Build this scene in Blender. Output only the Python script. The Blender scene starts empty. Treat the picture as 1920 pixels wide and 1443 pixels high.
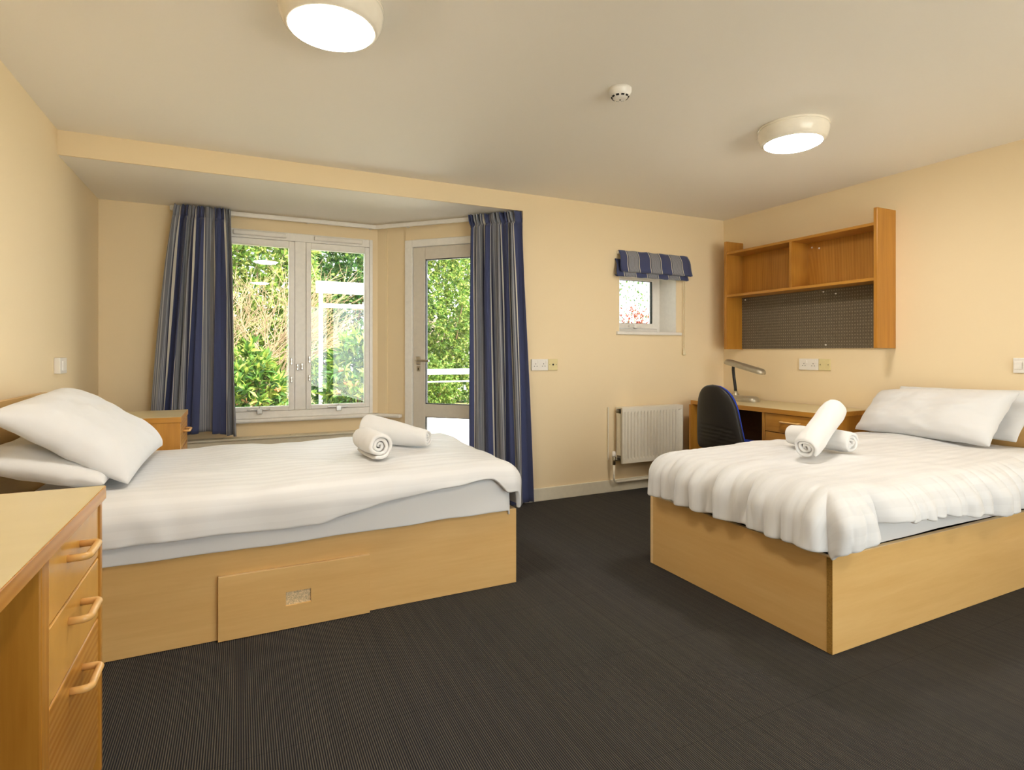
import bpy, bmesh, math, random
import numpy as np
from mathutils import Vector, Matrix, noise

random.seed(7)
S = bpy.context.scene
C = S.collection
PI = math.pi
R = math.radians

# ------------------------------------------------------------------ camera, sky, sun, exposure
cam_d = bpy.data.cameras.new('camera')
cam = bpy.data.objects.new('camera', cam_d)
C.objects.link(cam)
cam.location = (0, 0, 1.15)
cam.rotation_euler = (R(90), 0, R(-25.7))
cam_d.sensor_width = 36
cam_d.lens = 36 * 1060 / 1920
cam_d.shift_y = -60.5 / 1920
cam_d.clip_start = 0.02
S.camera = cam

W = bpy.data.worlds.new('sky')
S.world = W
W.use_nodes = True
wb = W.node_tree.nodes['Background']
wb.inputs['Color'].default_value = (0.93, 0.97, 1.0, 1)
wb.inputs['Strength'].default_value = 3.4

sun_d = bpy.data.lights.new('sun', 'SUN')
sun_d.energy = 8.5
sun_d.angle = R(3)
sun_d.color = (1.0, 0.94, 0.8)
sun = bpy.data.objects.new('sun', sun_d)
C.objects.link(sun)
sun.rotation_euler = Vector((.50, -.45, 1.05)).to_track_quat('Z', 'Y').to_euler()

LAMP = 38.0
S.view_settings.view_transform = 'Standard'
S.view_settings.look = 'None'
S.view_settings.gamma = 1
S.view_settings.exposure = 1.04
try:
    S.view_settings.use_curve_mapping = False
except Exception:
    pass

# ------------------------------------------------------------------ node helpers
class NT:
    def __init__(s, name):
        s.m = bpy.data.materials.new(name)
        s.m.use_nodes = True
        s.t = s.m.node_tree
        s.b = s.t.nodes['Principled BSDF']
        s.out = s.t.nodes['Material Output']
    def n(s, kind, **kw):
        nd = s.t.nodes.new(kind)
        for k, v in kw.items():
            setattr(nd, k, v)
        return nd
    def set(s, nd, key, v):
        if isinstance(v, bpy.types.NodeSocket):
            s.t.links.new(v, nd.inputs[key])
        else:
            nd.inputs[key].default_value = v
    def math(s, op, a, b=0.0, c=None):
        nd = s.n('ShaderNodeMath', operation=op)
        s.set(nd, 0, a); s.set(nd, 1, b)
        if c is not None: s.set(nd, 2, c)
        return nd.outputs[0]
    def ramp(s, fac, stops, const=False):
        nd = s.n('ShaderNodeValToRGB')
        if const: nd.color_ramp.interpolation = 'CONSTANT'
        el = nd.color_ramp.elements
        while len(el) < len(stops): el.new(0.5)
        for e, (p, c) in zip(el, stops):
            e.position = p
            e.color = (c[0], c[1], c[2], 1)
        s.set(nd, 'Fac', fac)
        return nd.outputs['Color']
    def mix(s, fac, a, b, blend='MIX'):
        nd = s.n('ShaderNodeMix', data_type='RGBA', blend_type=blend)
        s.set(nd, 0, fac)
        s.set(nd, 6, a if isinstance(a, bpy.types.NodeSocket) else (*a, 1))
        s.set(nd, 7, b if isinstance(b, bpy.types.NodeSocket) else (*b, 1))
        return nd.outputs[2]
    def coord(s, scale=(1, 1, 1), kind='Object', rot=(0, 0, 0)):
        tc = s.n('ShaderNodeTexCoord')
        mp = s.n('ShaderNodeMapping')
        mp.inputs['Scale'].default_value = scale
        mp.inputs['Rotation'].default_value = rot
        s.t.links.new(tc.outputs[kind], mp.inputs['Vector'])
        return mp.outputs['Vector']
    def sep(s, v):
        nd = s.n('ShaderNodeSeparateXYZ')
        s.set(nd, 0, v)
        return nd.outputs
    def noise(s, vec, scale=5, detail=4, rough=.5, dist=0):
        nd = s.n('ShaderNodeTexNoise')
        s.set(nd, 'Vector', vec)
        s.set(nd, 'Scale', scale); s.set(nd, 'Detail', detail)
        s.set(nd, 'Roughness', rough); s.set(nd, 'Distortion', dist)
        return nd.outputs['Fac']
    def bump(s, h, strength=.3, dist=.01):
        nd = s.n('ShaderNodeBump')
        s.set(nd, 'Height', h); s.set(nd, 'Strength', strength); s.set(nd, 'Distance', dist)
        s.t.links.new(nd.outputs[0], s.b.inputs['Normal'])
    def base(s, c, rough=.5, metal=0.0, spec=.5):
        s.set(s.b, 'Base Color', c if isinstance(c, bpy.types.NodeSocket) else (*c, 1))
        s.set(s.b, 'Roughness', rough); s.set(s.b, 'Metallic', metal)
        s.b.inputs['Specular IOR Level'].default_value = spec
        return s

def srgb(h):
    h = h.lstrip('#')
    o = []
    for i in (0, 2, 4):
        v = int(h[i:i + 2], 16) / 255
        o.append(v / 12.92 if v <= .04045 else ((v + .055) / 1.055) ** 2.4)
    return tuple(o)

def plain(name, col, rough=.5, metal=0.0, spec=.5, nscale=40, amt=.06, bump=0.0):
    t = NT(name)
    v = t.coord()
    n = t.noise(v, nscale, 3)
    c = t.ramp(n, [(.3, [x * (1 - amt) for x in col]), (.7, [min(1, x * (1 + amt)) for x in col])])
    t.base(c, rough, metal, spec)
    if bump: t.bump(n, bump, .002)
    return t.m

def wood(name, c_light, c_dark, axis='X', rough=.35, grain=1.0, contrast=1.0, cathedral=0.0, spec=.5):
    t = NT(name)
    lo, hi = 1.2, 22 * grain
    sc = {'X': (lo, hi, hi), 'Y': (hi, lo, hi), 'Z': (hi, hi, lo)}[axis]
    v = t.coord(sc)
    a = t.noise(v, 1.0, 6, .6, .4)
    sc2 = tuple(x * 6 for x in sc)
    f = t.noise(t.coord(sc2), 1.0, 3, .6)
    m = t.math('ADD', t.math('MULTIPLY', a, .75), t.math('MULTIPLY', f, .25))
    if cathedral:
        sw = {'X': (.6, 5, 5), 'Y': (5, .6, 5), 'Z': (5, 5, .6)}[axis]
        wv = t.n('ShaderNodeTexWave', wave_type='RINGS', wave_profile='SIN')
        t.set(wv, 'Vector', t.coord(sw)); t.set(wv, 'Scale', 3.0); t.set(wv, 'Distortion', 3.5)
        t.set(wv, 'Detail', 2.0); t.set(wv, 'Detail Scale', 1.2)
        m = t.math('ADD', t.math('MULTIPLY', m, 1 - cathedral), t.math('MULTIPLY', wv.outputs['Fac'], cathedral))
    w = .22 / contrast
    col = t.ramp(m, [(max(.02, .5 - w), c_dark), (min(.98, .5 + w), c_light)])
    t.base(col, rough, 0, spec)
    t.bump(f, .05, .002)
    return t.m

M = {}
def wallpaint(name, col):
    t = NT(name)
    n = t.noise(t.coord(), 160, 3)
    big = t.noise(t.coord(), 1.3, 2)
    c = t.mix(t.math('MULTIPLY', big, .12), col, [x * .9 for x in col])
    t.base(c, .75, 0, .25)
    t.bump(n, .06, .003)
    return t.m
M['wall'] = wallpaint('cream_wall_paint', srgb('#F4DFB8'))
M['ceil'] = wallpaint('white_ceiling_paint', srgb('#FBF4E8'))
M['white'] = plain('white_gloss_paint', srgb('#F4F0E8'), .35, 0, .5, 30, .03)
M['grey_door'] = plain('pale_grey_door_paint', srgb('#DDD5C7'), .4, 0, .5, 30, .03)
M['skirt'] = plain('skirting_paint', srgb('#E2DAC4'), .4, 0, .5, 30, .03)
M['upvc'] = plain('white_plastic', srgb('#F0EBE2'), .3, 0, .5, 30, .02)
M['cream_plastic'] = plain('cream_plastic', srgb('#E4D59E'), .35, 0, .5, 30, .03)
M['fixture'] = plain('ivory_plastic', srgb('#F7EFDF'), .18, 0, .5, 30, .02)
M['black'] = plain('black_plastic', srgb('#23211F'), .45, 0, .4, 60, .1)
M['hole'] = plain('socket_hole_black', srgb('#14100C'), .7)
M['chrome'] = plain('brushed_steel', srgb('#C9C5BC'), .3, 1.0)
M['brass'] = plain('dull_brass_valve', srgb('#8E8672'), .35, .9)
M['beech'] = wood('pale_beech_laminate', srgb('#E2BC7C'), srgb('#CFA25F'), 'X', .38, .7, .7)
M['beech_y'] = wood('pale_beech_laminate_crosswise', srgb('#E2BC7C'), srgb('#CFA25F'), 'Y', .38, .7, .7)
M['beech_edge'] = plain('beech_edge_band', srgb('#F0D09A'), .4)
M['chip'] = plain('raw_chipboard', srgb('#D9C299'), .8, 0, .2, 260, .35, .4)
M['chip_dark'] = plain('bare_chipboard_edge', srgb('#9C7636'), .8, 0, .2, 200, .25, .3)
M['oak_z'] = wood('honey_oak_upright', srgb('#C98F3A'), srgb('#A76D22'), 'Z', .3, 1.0, 1.0, .12)
M['oak_y'] = wood('honey_oak_lengthwise', srgb('#CB923C'), srgb('#AA7026'), 'Y', .3, 1.0, 1.0)
M['oak_y_fig'] = wood('honey_oak_figured', srgb('#CF9440'), srgb('#B5772B'), 'Y', .26, .6, .9, .3)
M['oak_x'] = wood('honey_oak_crosswise', srgb('#CB923C'), srgb('#AA7026'), 'X', .3, 1.0, 1.0)
M['oak_pale'] = plain('oak_drawer_front_pale', srgb('#D8A24E'), .22, 0, .5, 12, .06)
M['handle'] = plain('turned_wood_handle', srgb('#DDAE6A'), .22, 0, .5, 20, .05)
M['desk_top'] = wood('buff_laminate_worktop', srgb('#DCCBA0'), srgb('#D0BD8E'), 'X', .3, .5, .5)
M['back_dark'] = plain('dark_kneehole_board', srgb('#4A2C14'), .6)
M['deck'] = plain('dark_divan_fabric', srgb('#2B2724'), .95, 0, .1)
M['rad'] = plain('radiator_enamel', srgb('#EFE8D6'), .3, 0, .5, 30, .02)
M['silver'] = plain('silver_plastic', srgb('#B5AB95'), .35, .6)
M['blue'] = plain('royal_blue_upholstery', srgb('#1F3AA0'), .9, 0, .2, 300, .2, .2)
M['cord'] = plain('cream_cord', srgb('#E9DAB4'), .7)

def fabric_white(name, stripe=0.0, col=(.735, .73, .722)):
    t = NT(name)
    n = t.noise(t.coord(), 420, 2)
    c = col
    if stripe:
        uv = t.sep(t.coord(kind='UV'))
        s_ = t.math('LESS_THAN', t.math('FRACT', t.math('DIVIDE', uv[1], stripe)), .5)
        c = t.mix(s_, col, [x * .965 for x in col])
        rg = t.math('ADD', t.math('MULTIPLY', s_, .3), .45)
        t.base(c, rg, 0, .3)
    else:
        t.base(c, .8, 0, .25)
    t.b.inputs['Sheen Weight'].default_value = .15
    t.bump(n, .06, .002)
    return t.m
M['sheet'] = fabric_white('white_cotton')
M['duvet'] = fabric_white('white_sateen_stripe', .056)
t = NT('white_terry')
n = t.noise(t.coord(), 380, 4, .7)
t.base((.88, .87, .85), .95, 0, .1)
t.b.inputs['Sheen Weight'].default_value = .3
t.bump(n, .55, .006)
M['terry'] = t.m

def stripe_cloth(name):
    t = NT(name)
    uv = t.sep(t.coord(kind='UV'))
    f = t.math('FRACT', t.math('DIVIDE', uv[0], .228))
    navy, cream, slate, dark = srgb('#474E72'), srgb('#CFC9BC'), srgb('#72757F'), srgb('#303246')
    band = t.ramp(f, [(0, navy), (.445, cream), (.475, dark), (.495, slate), (.935, dark), (.955, cream), (.985, navy)], True)
    tick = t.math('LESS_THAN', t.math('FRACT', t.math('DIVIDE', uv[0], .0085)), .38)
    mask = t.ramp(f, [(0, (0, 0, 0)), (.505, (1, 1, 1)), (.925, (0, 0, 0))], True)
    k = t.math('MULTIPLY', tick, mask)
    c = t.mix(k, band, srgb('#A9A9AC'))
    t.base(c, .85, 0, .2)
    t.b.inputs['Sheen Weight'].default_value = .2
    t.bump(t.noise(t.coord(), 500, 2), .08, .002)
    return t.m
M['stripe'] = stripe_cloth('navy_striped_cloth')

t = NT('ribbed_carpet')
o = t.sep(t.coord())
rib = t.math('ABSOLUTE', t.math('SUBTRACT', t.math('FRACT', t.math('DIVIDE', o[0], .0066)), .5))
loops = t.noise(t.coord((150, 60, 60)), 1.0, 3, .6)
blot = t.noise(t.coord((1, .35, 1)), 2.5, 3)
h = t.math('MULTIPLY', t.math('SUBTRACT', .5, rib), 2.0)
col = t.ramp(h, [(.12, srgb('#161618')), (.5, srgb('#3A3938')), (.9, srgb('#7A7260'))])
wn = t.n('ShaderNodeTexWhiteNoise', noise_dimensions='1D')
t.set(wn, 'W', t.math('FLOOR', t.math('DIVIDE', o[0], .0066)))
col = t.mix(t.math('MULTIPLY', wn.outputs['Value'], .30), col, srgb('#222124'))
col = t.mix(t.math('MULTIPLY', loops, .5), col, srgb('#262425'))
col = t.mix(t.math('MULTIPLY', blot, .35), col, srgb('#3B3D46'))
jx = t.math('LESS_THAN', t.math('FRACT', t.math('DIVIDE', t.math('ADD', o[0], .13), .5)), .006)
jy = t.math('LESS_THAN', t.math('FRACT', t.math('DIVIDE', t.math('ADD', o[1], .2), .5)), .005)
col = t.mix(t.math('MULTIPLY', t.math('MAXIMUM', jx, jy), .3), col, srgb('#141313'))
t.base(col, .95, 0, .1)
t.bump(h, .5, .003)
M['carpet'] = t.m

t = NT('woven_pin_board')
o = t.sep(t.coord())
dy = t.math('SINE', t.math('MULTIPLY', o[1], 2 * PI / .020))
dz = t.math('SINE', t.math('MULTIPLY', o[2], 2 * PI / .024))
dots = t.math('GREATER_THAN', t.math('MULTIPLY', t.math('MAXIMUM', dy, 0), t.math('MAXIMUM', dz, 0)), .38)
thr = t.noise(t.coord((400, 400, 60)), 1.0, 2)
c = t.ramp(thr, [(.3, srgb('#5F5546')), (.7, srgb('#776C5A'))])
c = t.mix(t.math('MULTIPLY', dots, .8), c, srgb('#9B8E78'))
t.base(c, .95, 0, .1)
M['pin'] = t.m

t = NT('opal_lamp_diffuser')
t.base((.95, .93, .88), .4)
t.b.inputs['Emission Color'].default_value = (1.0, .94, .86, 1)
t.b.inputs['Emission Strength'].default_value = LAMP
M['glow'] = t.m

t = NT('window_glass')
g = t.n('ShaderNodeBsdfGlossy'); t.set(g, 'Roughness', 0.0)
tr = t.n('ShaderNodeBsdfTransparent'); t.set(tr, 'Color', (.97, .985, .98, 1))
fr = t.n('ShaderNodeFresnel'); t.set(fr, 'IOR', 1.45)
mx = t.n('ShaderNodeMixShader')
t.t.links.new(fr.outputs[0], mx.inputs[0]); t.t.links.new(tr.outputs[0], mx.inputs[1]); t.t.links.new(g.outputs[0], mx.inputs[2])
t.t.links.new(mx.outputs[0], t.out.inputs['Surface'])
M['glass'] = t.m

def leaf_mat(name, a, b, c):
    t = NT(name)
    at = t.n('ShaderNodeAttribute'); at.attribute_name = 'tint'
    col = t.ramp(at.outputs['Fac'], [(0, a), (.55, b), (1, c)])
    t.base(col, .5, 0, .35)
    tl = t.n('ShaderNodeBsdfTranslucent'); t.set(tl, 'Color', col)
    mx = t.n('ShaderNodeMixShader'); t.set(mx, 0, .35)
    t.t.links.new(t.b.outputs[0], mx.inputs[1]); t.t.links.new(tl.outputs[0], mx.inputs[2])
    t.t.links.new(mx.outputs[0], t.out.inputs['Surface'])
    return t.m
M['leaf_rhodo'] = leaf_mat('rhododendron_leaf', srgb('#254A1C'), srgb('#557F30'), srgb('#AEB858'))
M['leaf_light'] = leaf_mat('light_green_leaf', srgb('#3C6224'), srgb('#74903C'), srgb('#B8B868'))
M['leaf_dark'] = leaf_mat('dark_green_leaf', srgb('#244A26'), srgb('#456E35'), srgb('#84994C'))
M['leaf_red'] = leaf_mat('russet_leaf', srgb('#6A2E24'), srgb('#934A3A'), srgb('#B88068'))
M['bud'] = plain('peach_flower_bud', srgb('#E0A070'), .6)
M['bark'] = plain('pale_bark', srgb('#9C876B'), .9, 0, .1, 60, .25, .3)
M['bark_dark'] = plain('dark_bark', srgb('#6B5640'), .9, 0, .1, 60, .25, .3)
M['soil'] = plain('garden_soil', srgb('#6E6A48'), 1, 0, .1, 6, .3)
M['paving'] = plain('pale_paving', srgb('#E2DED6'), .8, 0, .2, 8, .08)
M['rail'] = plain('white_exterior_paint', srgb('#F2F2EE'), .5, 0, .4, 20, .03)
M['brick'] = plain('brown_roof_tile', srgb('#7A665A'), .9, 0, .2, 30, .2)

# ------------------------------------------------------------------ mesh helpers
def origin_of(o):
    v = Vector((0, 0, 0))
    while o:
        v += o.location
        o = o.parent
    return v

class MB:
    def __init__(s):
        s.bm = bmesh.new()
        s.uv = None
    def box(s, x0, x1, y0, y1, z0, z1, bev=0.0, seg=2):
        r = bmesh.ops.create_cube(s.bm, size=1)
        vs = r['verts']
        for v in vs:
            v.co = Vector(((x0 + x1) / 2 + v.co.x * (x1 - x0), (y0 + y1) / 2 + v.co.y * (y1 - y0), (z0 + z1) / 2 + v.co.z * (z1 - z0)))
        if bev:
            es = list({e for v in vs for e in v.link_edges})
            bmesh.ops.bevel(s.bm, geom=es, offset=min(bev, .49 * min(abs(x1 - x0), abs(y1 - y0), abs(z1 - z0))), segments=seg, profile=.5, affect='EDGES')
        return s
    def mbox(s, mat, dx, dy, dz, bev=0.0):
        k = MB().box(-dx / 2, dx / 2, -dy / 2, dy / 2, -dz / 2, dz / 2, bev)
        s.add(k, mat)
        return s
    def add(s, other, mat=None):
        me = bpy.data.meshes.new('tmp')
        other.bm.to_mesh(me); other.bm.free()
        if mat is not None: me.transform(mat)
        s.bm.from_mesh(me)
        bpy.data.meshes.remove(me)
        return s
    def prism(s, pts, z0, z1):
        lo = [s.bm.verts.new((x, y, z0)) for x, y in pts]
        hi = [s.bm.verts.new((x, y, z1)) for x, y in pts]
        n = len(pts)
        s.bm.faces.new(lo[::-1]); s.bm.faces.new(hi)
        for i in range(n):
            s.bm.faces.new((lo[i], lo[(i + 1) % n], hi[(i + 1) % n], hi[i]))
        return s
    def tube(s, pts, r, seg=10, cap=True):
        pts = [Vector(p) for p in pts]
        rs = r if isinstance(r, (list, tuple)) else [r] * len(pts)
        rings = []
        up = None
        for i, p in enumerate(pts):
            a = pts[max(0, i - 1)]; b = pts[min(len(pts) - 1, i + 1)]
            d = (b - a).normalized()
            if up is None:
                up = Vector((0, 0, 1)) if abs(d.z) < .9 else Vector((1, 0, 0))
            u = d.cross(up).normalized()
            w = u.cross(d).normalized()
            up = w
            rings.append([s.bm.verts.new(p + (u * math.cos(2 * PI * k / seg) + w * math.sin(2 * PI * k / seg)) * rs[i]) for k in range(seg)])
        for a, b in zip(rings, rings[1:]):
            for k in range(seg):
                s.bm.faces.new((a[k], a[(k + 1) % seg], b[(k + 1) % seg], b[k]))
        if cap:
            s.bm.faces.new(rings[0][::-1]); s.bm.faces.new(rings[-1])
        return s
    def lathe(s, prof, c, seg=40):
        rings = []
        for r, z in prof:
            if r < 1e-6:
                rings.append([s.bm.verts.new((c[0], c[1], c[2] + z))])
            else:
                rings.append([s.bm.verts.new((c[0] + r * math.cos(2 * PI * k / seg), c[1] + r * math.sin(2 * PI * k / seg), c[2] + z)) for k in range(seg)])
        for a, b in zip(rings, rings[1:]):
            for k in range(seg):
                k2 = (k + 1) % seg
                if len(a) == 1 and len(b) == 1: continue
                if len(a) == 1: s.bm.faces.new((a[0], b[k2], b[k]))
                elif len(b) == 1: s.bm.faces.new((a[k], a[k2], b[0]))
                else: s.bm.faces.new((a[k], a[k2], b[k2], b[k]))
        return s
    def grid(s, fn, nu, nv, uvfn=None, closed=False):
        """fn(i,j) -> point, sheet of quads"""
        vs = [[s.bm.verts.new(fn(i, j)) for j in range(nv)] for i in range(nu)]
        if uvfn and s.uv is None:
            s.uv = s.bm.loops.layers.uv.new('UVMap')
        for i in range(nu - 1):
            for j in range(nv - 1):
                ids = ((i, j), (i + 1, j), (i + 1, j + 1), (i, j + 1))
                try:
                    f = s.bm.faces.new([vs[a][b] for a, b in ids])
                except ValueError:
                    continue
                if uvfn:
                    for l, (a, b) in zip(f.loops, ids):
                        l[s.uv].uv = uvfn(a, b)
        return vs
    def build(s, name, mat, parent=None, smooth=False, weld=0.0, normals=True):
        if weld: bmesh.ops.remove_doubles(s.bm, verts=s.bm.verts, dist=weld)
        if normals: bmesh.ops.recalc_face_normals(s.bm, faces=s.bm.faces)
        me = bpy.data.meshes.new(name)
        s.bm.to_mesh(me); s.bm.free()
        o = bpy.data.objects.new(name, me)
        C.objects.link(o)
        if parent is not None:
            org = origin_of(parent)
            o.parent = parent
        else:
            n = len(me.vertices)
            co = np.empty(n * 3); me.vertices.foreach_get('co', co); co = co.reshape(-1, 3)
            lo, hi = co.min(0), co.max(0)
            org = Vector(((lo[0] + hi[0]) / 2, (lo[1] + hi[1]) / 2, lo[2]))
            o.location = org
        me.transform(Matrix.Translation(-org))
        if isinstance(mat, str): mat = M[mat]
        me.materials.append(mat)
        if smooth:
            for p in me.polygons: p.use_smooth = True
        return o

def auto_smooth(o, ang=40):
    for p in o.data.polygons: p.use_smooth = True
    o.data.set_sharp_from_angle(angle=R(ang))
    return o

def tag(o, label, cat, group=None):
    o['label'] = label; o['category'] = cat
    if group: o['group'] = group
    return o
def thing(name, loc, label, cat, group=None):
    o = bpy.data.objects.new(name, None)
    o.empty_display_size = .1
    C.objects.link(o)
    o.location = loc
    return tag(o, label, cat, group)
def structure(o):
    o['kind'] = 'structure'
    return o
def empty_structure(name, loc):
    o = bpy.data.objects.new(name, None)
    o.empty_display_size = .1
    C.objects.link(o); o.location = loc
    return structure(o)
def copy_tree(o, parent=None):
    c = o.copy(); C.objects.link(c)
    if parent is not None: c.parent = parent
    for ch in [k for k in bpy.data.objects if k.parent == o]:
        copy_tree(ch, c)
    return c
def bbox(name, mat, parent, x0, x1, y0, y1, z0, z1, bev=.002):
    return MB().box(x0, x1, y0, y1, z0, z1, bev).build(name, mat, parent)

# ------------------------------------------------------------------ room shell
XL, XR, YB, YF = -0.90, 4.034, 3.865, -1.9
ZC, ZL, YW = 2.37, 2.235, 4.86
SQ = math.sqrt(.5)
AX, AY = 1.062, YW            # where the splayed bay wall starts
def ang(t, n=0.0):            # along the splayed wall, n = outwards
    return (AX + SQ * t + SQ * n, AY - SQ * t + SQ * n)
AM = Matrix(((SQ, SQ, 0, AX), (-SQ, SQ, 0, AY), (0, 0, 1, 0), (0, 0, 0, 1)))   # local (t, n, z)

out = [ang(-.06, .12), ang(1.42, .12)]
foot = [(XL - .15, YF - .15), (XR + .15, YF - .15), (XR + .15, YB + .3), (out[1][0], YB + .3), out[1], out[0], (XL - .15, out[0][1])]
structure(MB().prism(foot, -.12, 0).build('floor', 'carpet'))
structure(MB().box(XL - .15, XR + .15, YF - .15, YB + .012, ZC, ZC + .18).build('ceiling', 'ceil'))
structure(MB().prism([(XL - .15, YB + .012), (2.3, YB + .012), (2.3, YB + .25), out[1], out[0], (XL - .15, out[0][1])], ZL, ZL + .3).build('ceiling_bay', 'ceil'))
structure(MB().box(XL - .15, XL, YF - .15, YW + .14, 0, ZC).build('wall_left', 'wall'))
structure(MB().box(XR, XR + .15, YF - .15, YB + .3, 0, ZC).build('wall_right', 'wall'))
GX0, GX1, GZ1 = .75, 3.35, 2.12  # opening added for fill daylight from behind
b = MB()
b.box(XL, GX0, YF - .15, YF, 0, ZC); b.box(GX1, XR, YF - .15, YF, 0, ZC); b.box(GX0, GX1, YF - .15, YF, GZ1, ZC)
structure(b.build('wall_front', 'wall'))
WX0, WX1, WZ0, WZ1 = 2.853, 3.468, 1.306, 1.88
b = MB()
b.box(1.951, WX0, YB, YB + .3, 0, ZC); b.box(WX1, XR, YB, YB + .3, 0, ZC)
b.box(WX0, WX1, YB, YB + .3, 0, WZ0); b.box(WX0, WX1, YB, YB + .3, WZ1, ZC)
b.box(XL, 1.951, YB, YB + .012, ZL, ZC)
structure(b.build('wall_back', 'wall'))
BX0, BX1, BZ0, BZ1 = -.14, 1.020, .605, 2.11
b = MB()
b.box(XL, BX0, YW, YW + .14, 0, ZL); b.box(BX1, AX + .03, YW, YW + .14, 0, ZL)
b.box(BX0, BX1, YW, YW + .14, 0, BZ0); b.box(BX0, BX1, YW, YW + .14, BZ1, ZL)
structure(b.build('wall_bay', 'wall'))
D0, D1, DZ = .27, 1.22, 2.09
b = MB()
b.box(0, .09, 0, .12, 0, ZL); b.box(.09, D0, .012, .12, 0, ZL)
b.box(D1, 1.40, 0, .12, 0, ZL); b.box(D0, D1, .0, .12, DZ, ZL)
structure(MB().add(b, AM).build('wall_bay_splayed', 'wall'))

def skirting(name, x0, x1, y0, y1):
    b = MB().box(x0, x1, y0, y1, 0, .1, .004)
    structure(b.build(name, 'skirt'))
skirting('baseboard_back', 1.96, XR, YB - .016, YB)
skirting('baseboard_right', XR - .016, XR, YF, YB - .016)
skirting('baseboard_left', XL, XL + .016, YF, YW)
skirting('baseboard_front', XL + .016, GX0, YF, YF + .016)
skirting('baseboard_front', GX1, XR - .016, YF, YF + .016)
# pipe boxing that runs under the bay window
b = MB().box(XL, .98, YW - .10, YW, 0, .485, .006)
b.box(XL, .99, YW - .112, YW, .485, .50, .004)
tr = structure(b.build('trim_1', 'skirt'))
for x in (-.12, .36, .86): MB().lathe([(0, .001), (.006, .001), (.006, 0)], (x, YW - .06, .50), 12).build('screw', 'brass', tr)

# ------------------------------------------------------------------ bay window
w1 = empty_structure('window_1', (.44, YW, BZ0))
def frame_rect(b, x0, x1, z0, z1, w, y0, y1, bev=.004):
    b.box(x0, x0 + w, y0, y1, z0, z1, bev); b.box(x1 - w, x1, y0, y1, z0, z1, bev)
    b.box(x0 + w, x1 - w, y0, y1, z0, z0 + w, bev); b.box(x0 + w, x1 - w, y0, y1, z1 - w, z1, bev)
b = MB()
fy0, fy1 = YW - .006, YW + .07
b.box(BX0, BX0 + .028, fy0, fy1, BZ0 + .03, BZ1, .004); b.box(.992, BX1, fy0, fy1, BZ0 + .03, BZ1, .004)
b.box(BX0 + .028, .992, fy0, fy1, BZ0 + .03, .690, .004); b.box(BX0 + .028, .992, fy0, fy1, 2.045, BZ1, .004)
b.box(.398, .482, fy0, fy1, .690, 2.045, .004)
b.build('window_frame', 'white', w1)
for x0, x1, gx0, gx1 in ((-.108, .396, -.075, .353), (.484, .990, .522, .952)):
    b = MB()
    y0, y1 = YW - .012, YW + .045
    b.box(x0, gx0, y0, y1, .692, 2.042, .004); b.box(gx1, x1, y0, y1, .692, 2.042, .004)
    b.box(gx0, gx1, y0, y1, .692, .725, .004); b.box(gx0, gx1, y0, y1, 1.992, 2.042, .004)
    sash = b.build('sash', 'white', w1)
    MB().box(gx0 - .004, gx1 + .004, YW + .014, YW + .030, .722, 1.995).build('pane', 'glass', sash)
    # stay bar with its peg
    cx = (gx0 + gx1) / 2
    b = MB().box(cx - .09, cx + .075, YW - .03, YW - .020, .70, .712, .003)
    b.box(cx - .02, cx + .02, YW - .034, YW - .012, .672, .715, .003)
    b.lathe([(0, .03), (.006, .03), (.006, 0), (0, 0)], (cx, YW - .028, .70), 10)
    b.build('stay_bar', 'chrome', sash)
    b = MB().box(x0 + .06, x1 - .06, YW - .035, YW - .006, 2.062, 2.098, .008)
    b.build('trickle_vent', 'upvc', w1)
# latches on the meeting stiles
for x, z, h in ((.372, 1.08, .055), (.372, .935, .05), (.508, 1.095, .055), (.508, .945, .05), (.418, 1.035, .05), (.452, 1.04, .055)):
    b = MB().box(x - .009, x + .009, YW - .024, YW - .008, z - h / 2, z + h / 2, .004)
    b.box(x - .005, x + .005, YW - .034, YW - .02, z - .008, z + .008, .002)
    b.build('latch', 'chrome', w1)
b = MB()
b.box(BX0 - .02, 1.07, YW - .055, YW + .06, BZ0, BZ0 + .03, .012, 3)
k = MB().box(-.03, .245, -.055, .0, BZ0, BZ0 + .03, .012, 3)
b.add(k, AM)
b.build('window_sill', 'white', w1)

# ------------------------------------------------------------------ glazed door in the splayed wall
d1 = empty_structure('door_1', (*ang(.745, .03), 0))
def A(b): return MB().add(b, AM)
b = MB()
b.box(D0, D0 + .07, -.012, .10, 0, DZ, .004); b.box(D1 - .07, D1, -.012, .10, 0, DZ, .004); b.box(D0 + .07, D1 - .07, -.012, .10, DZ - .06, DZ, .004)
A(b).build('door_frame', 'white', d1)
L0, L1 = .343, 1.147
b = MB()
y0, y1 = .004, .05
b.box(L0, .452, y0, y1, .01, 2.028, .003); b.box(1.04, L1, y0, y1, .01, 2.028, .003)
b.box(.452, 1.04, y0, y1, .618, .724, .003); b.box(.452, 1.04, y0, y1, 1.925, 2.028, .003); b.box(.452, 1.04, y0, y1, .01, .16, .003)
A(b).build('door_leaf', 'grey_door', d1)
for z0, z1 in ((.724, 1.925), (.16, .618)):
    A(MB().box(.450, 1.042, .018, .036, z0 - .002, z1 + .002)).build('pane', 'glass', d1)
    g = MB(); frame_rect(g, .452, 1.04, z0, z1, .006, .014, .04, 0)
    A(g).build('glazing_gasket', 'black', d1)
b = MB().box(.375, .415, -.008, .004, 1.05, 1.12, .006)
b.tube([(.395, -.004, 1.085), (.395, -.045, 1.085), (.41, -.055, 1.085), (.52, -.055, 1.083)], .009, 12)
A(b).build('door_handle', 'chrome', d1)
b = MB().box(.380, .412, -.006, .004, .995, 1.04, .006)
dk = A(b).build('lock', 'chrome', d1)
A(MB().box(.392, .399, -.008, -.004, 1.006, 1.026)).build('keyhole', 'hole', dk)

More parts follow.
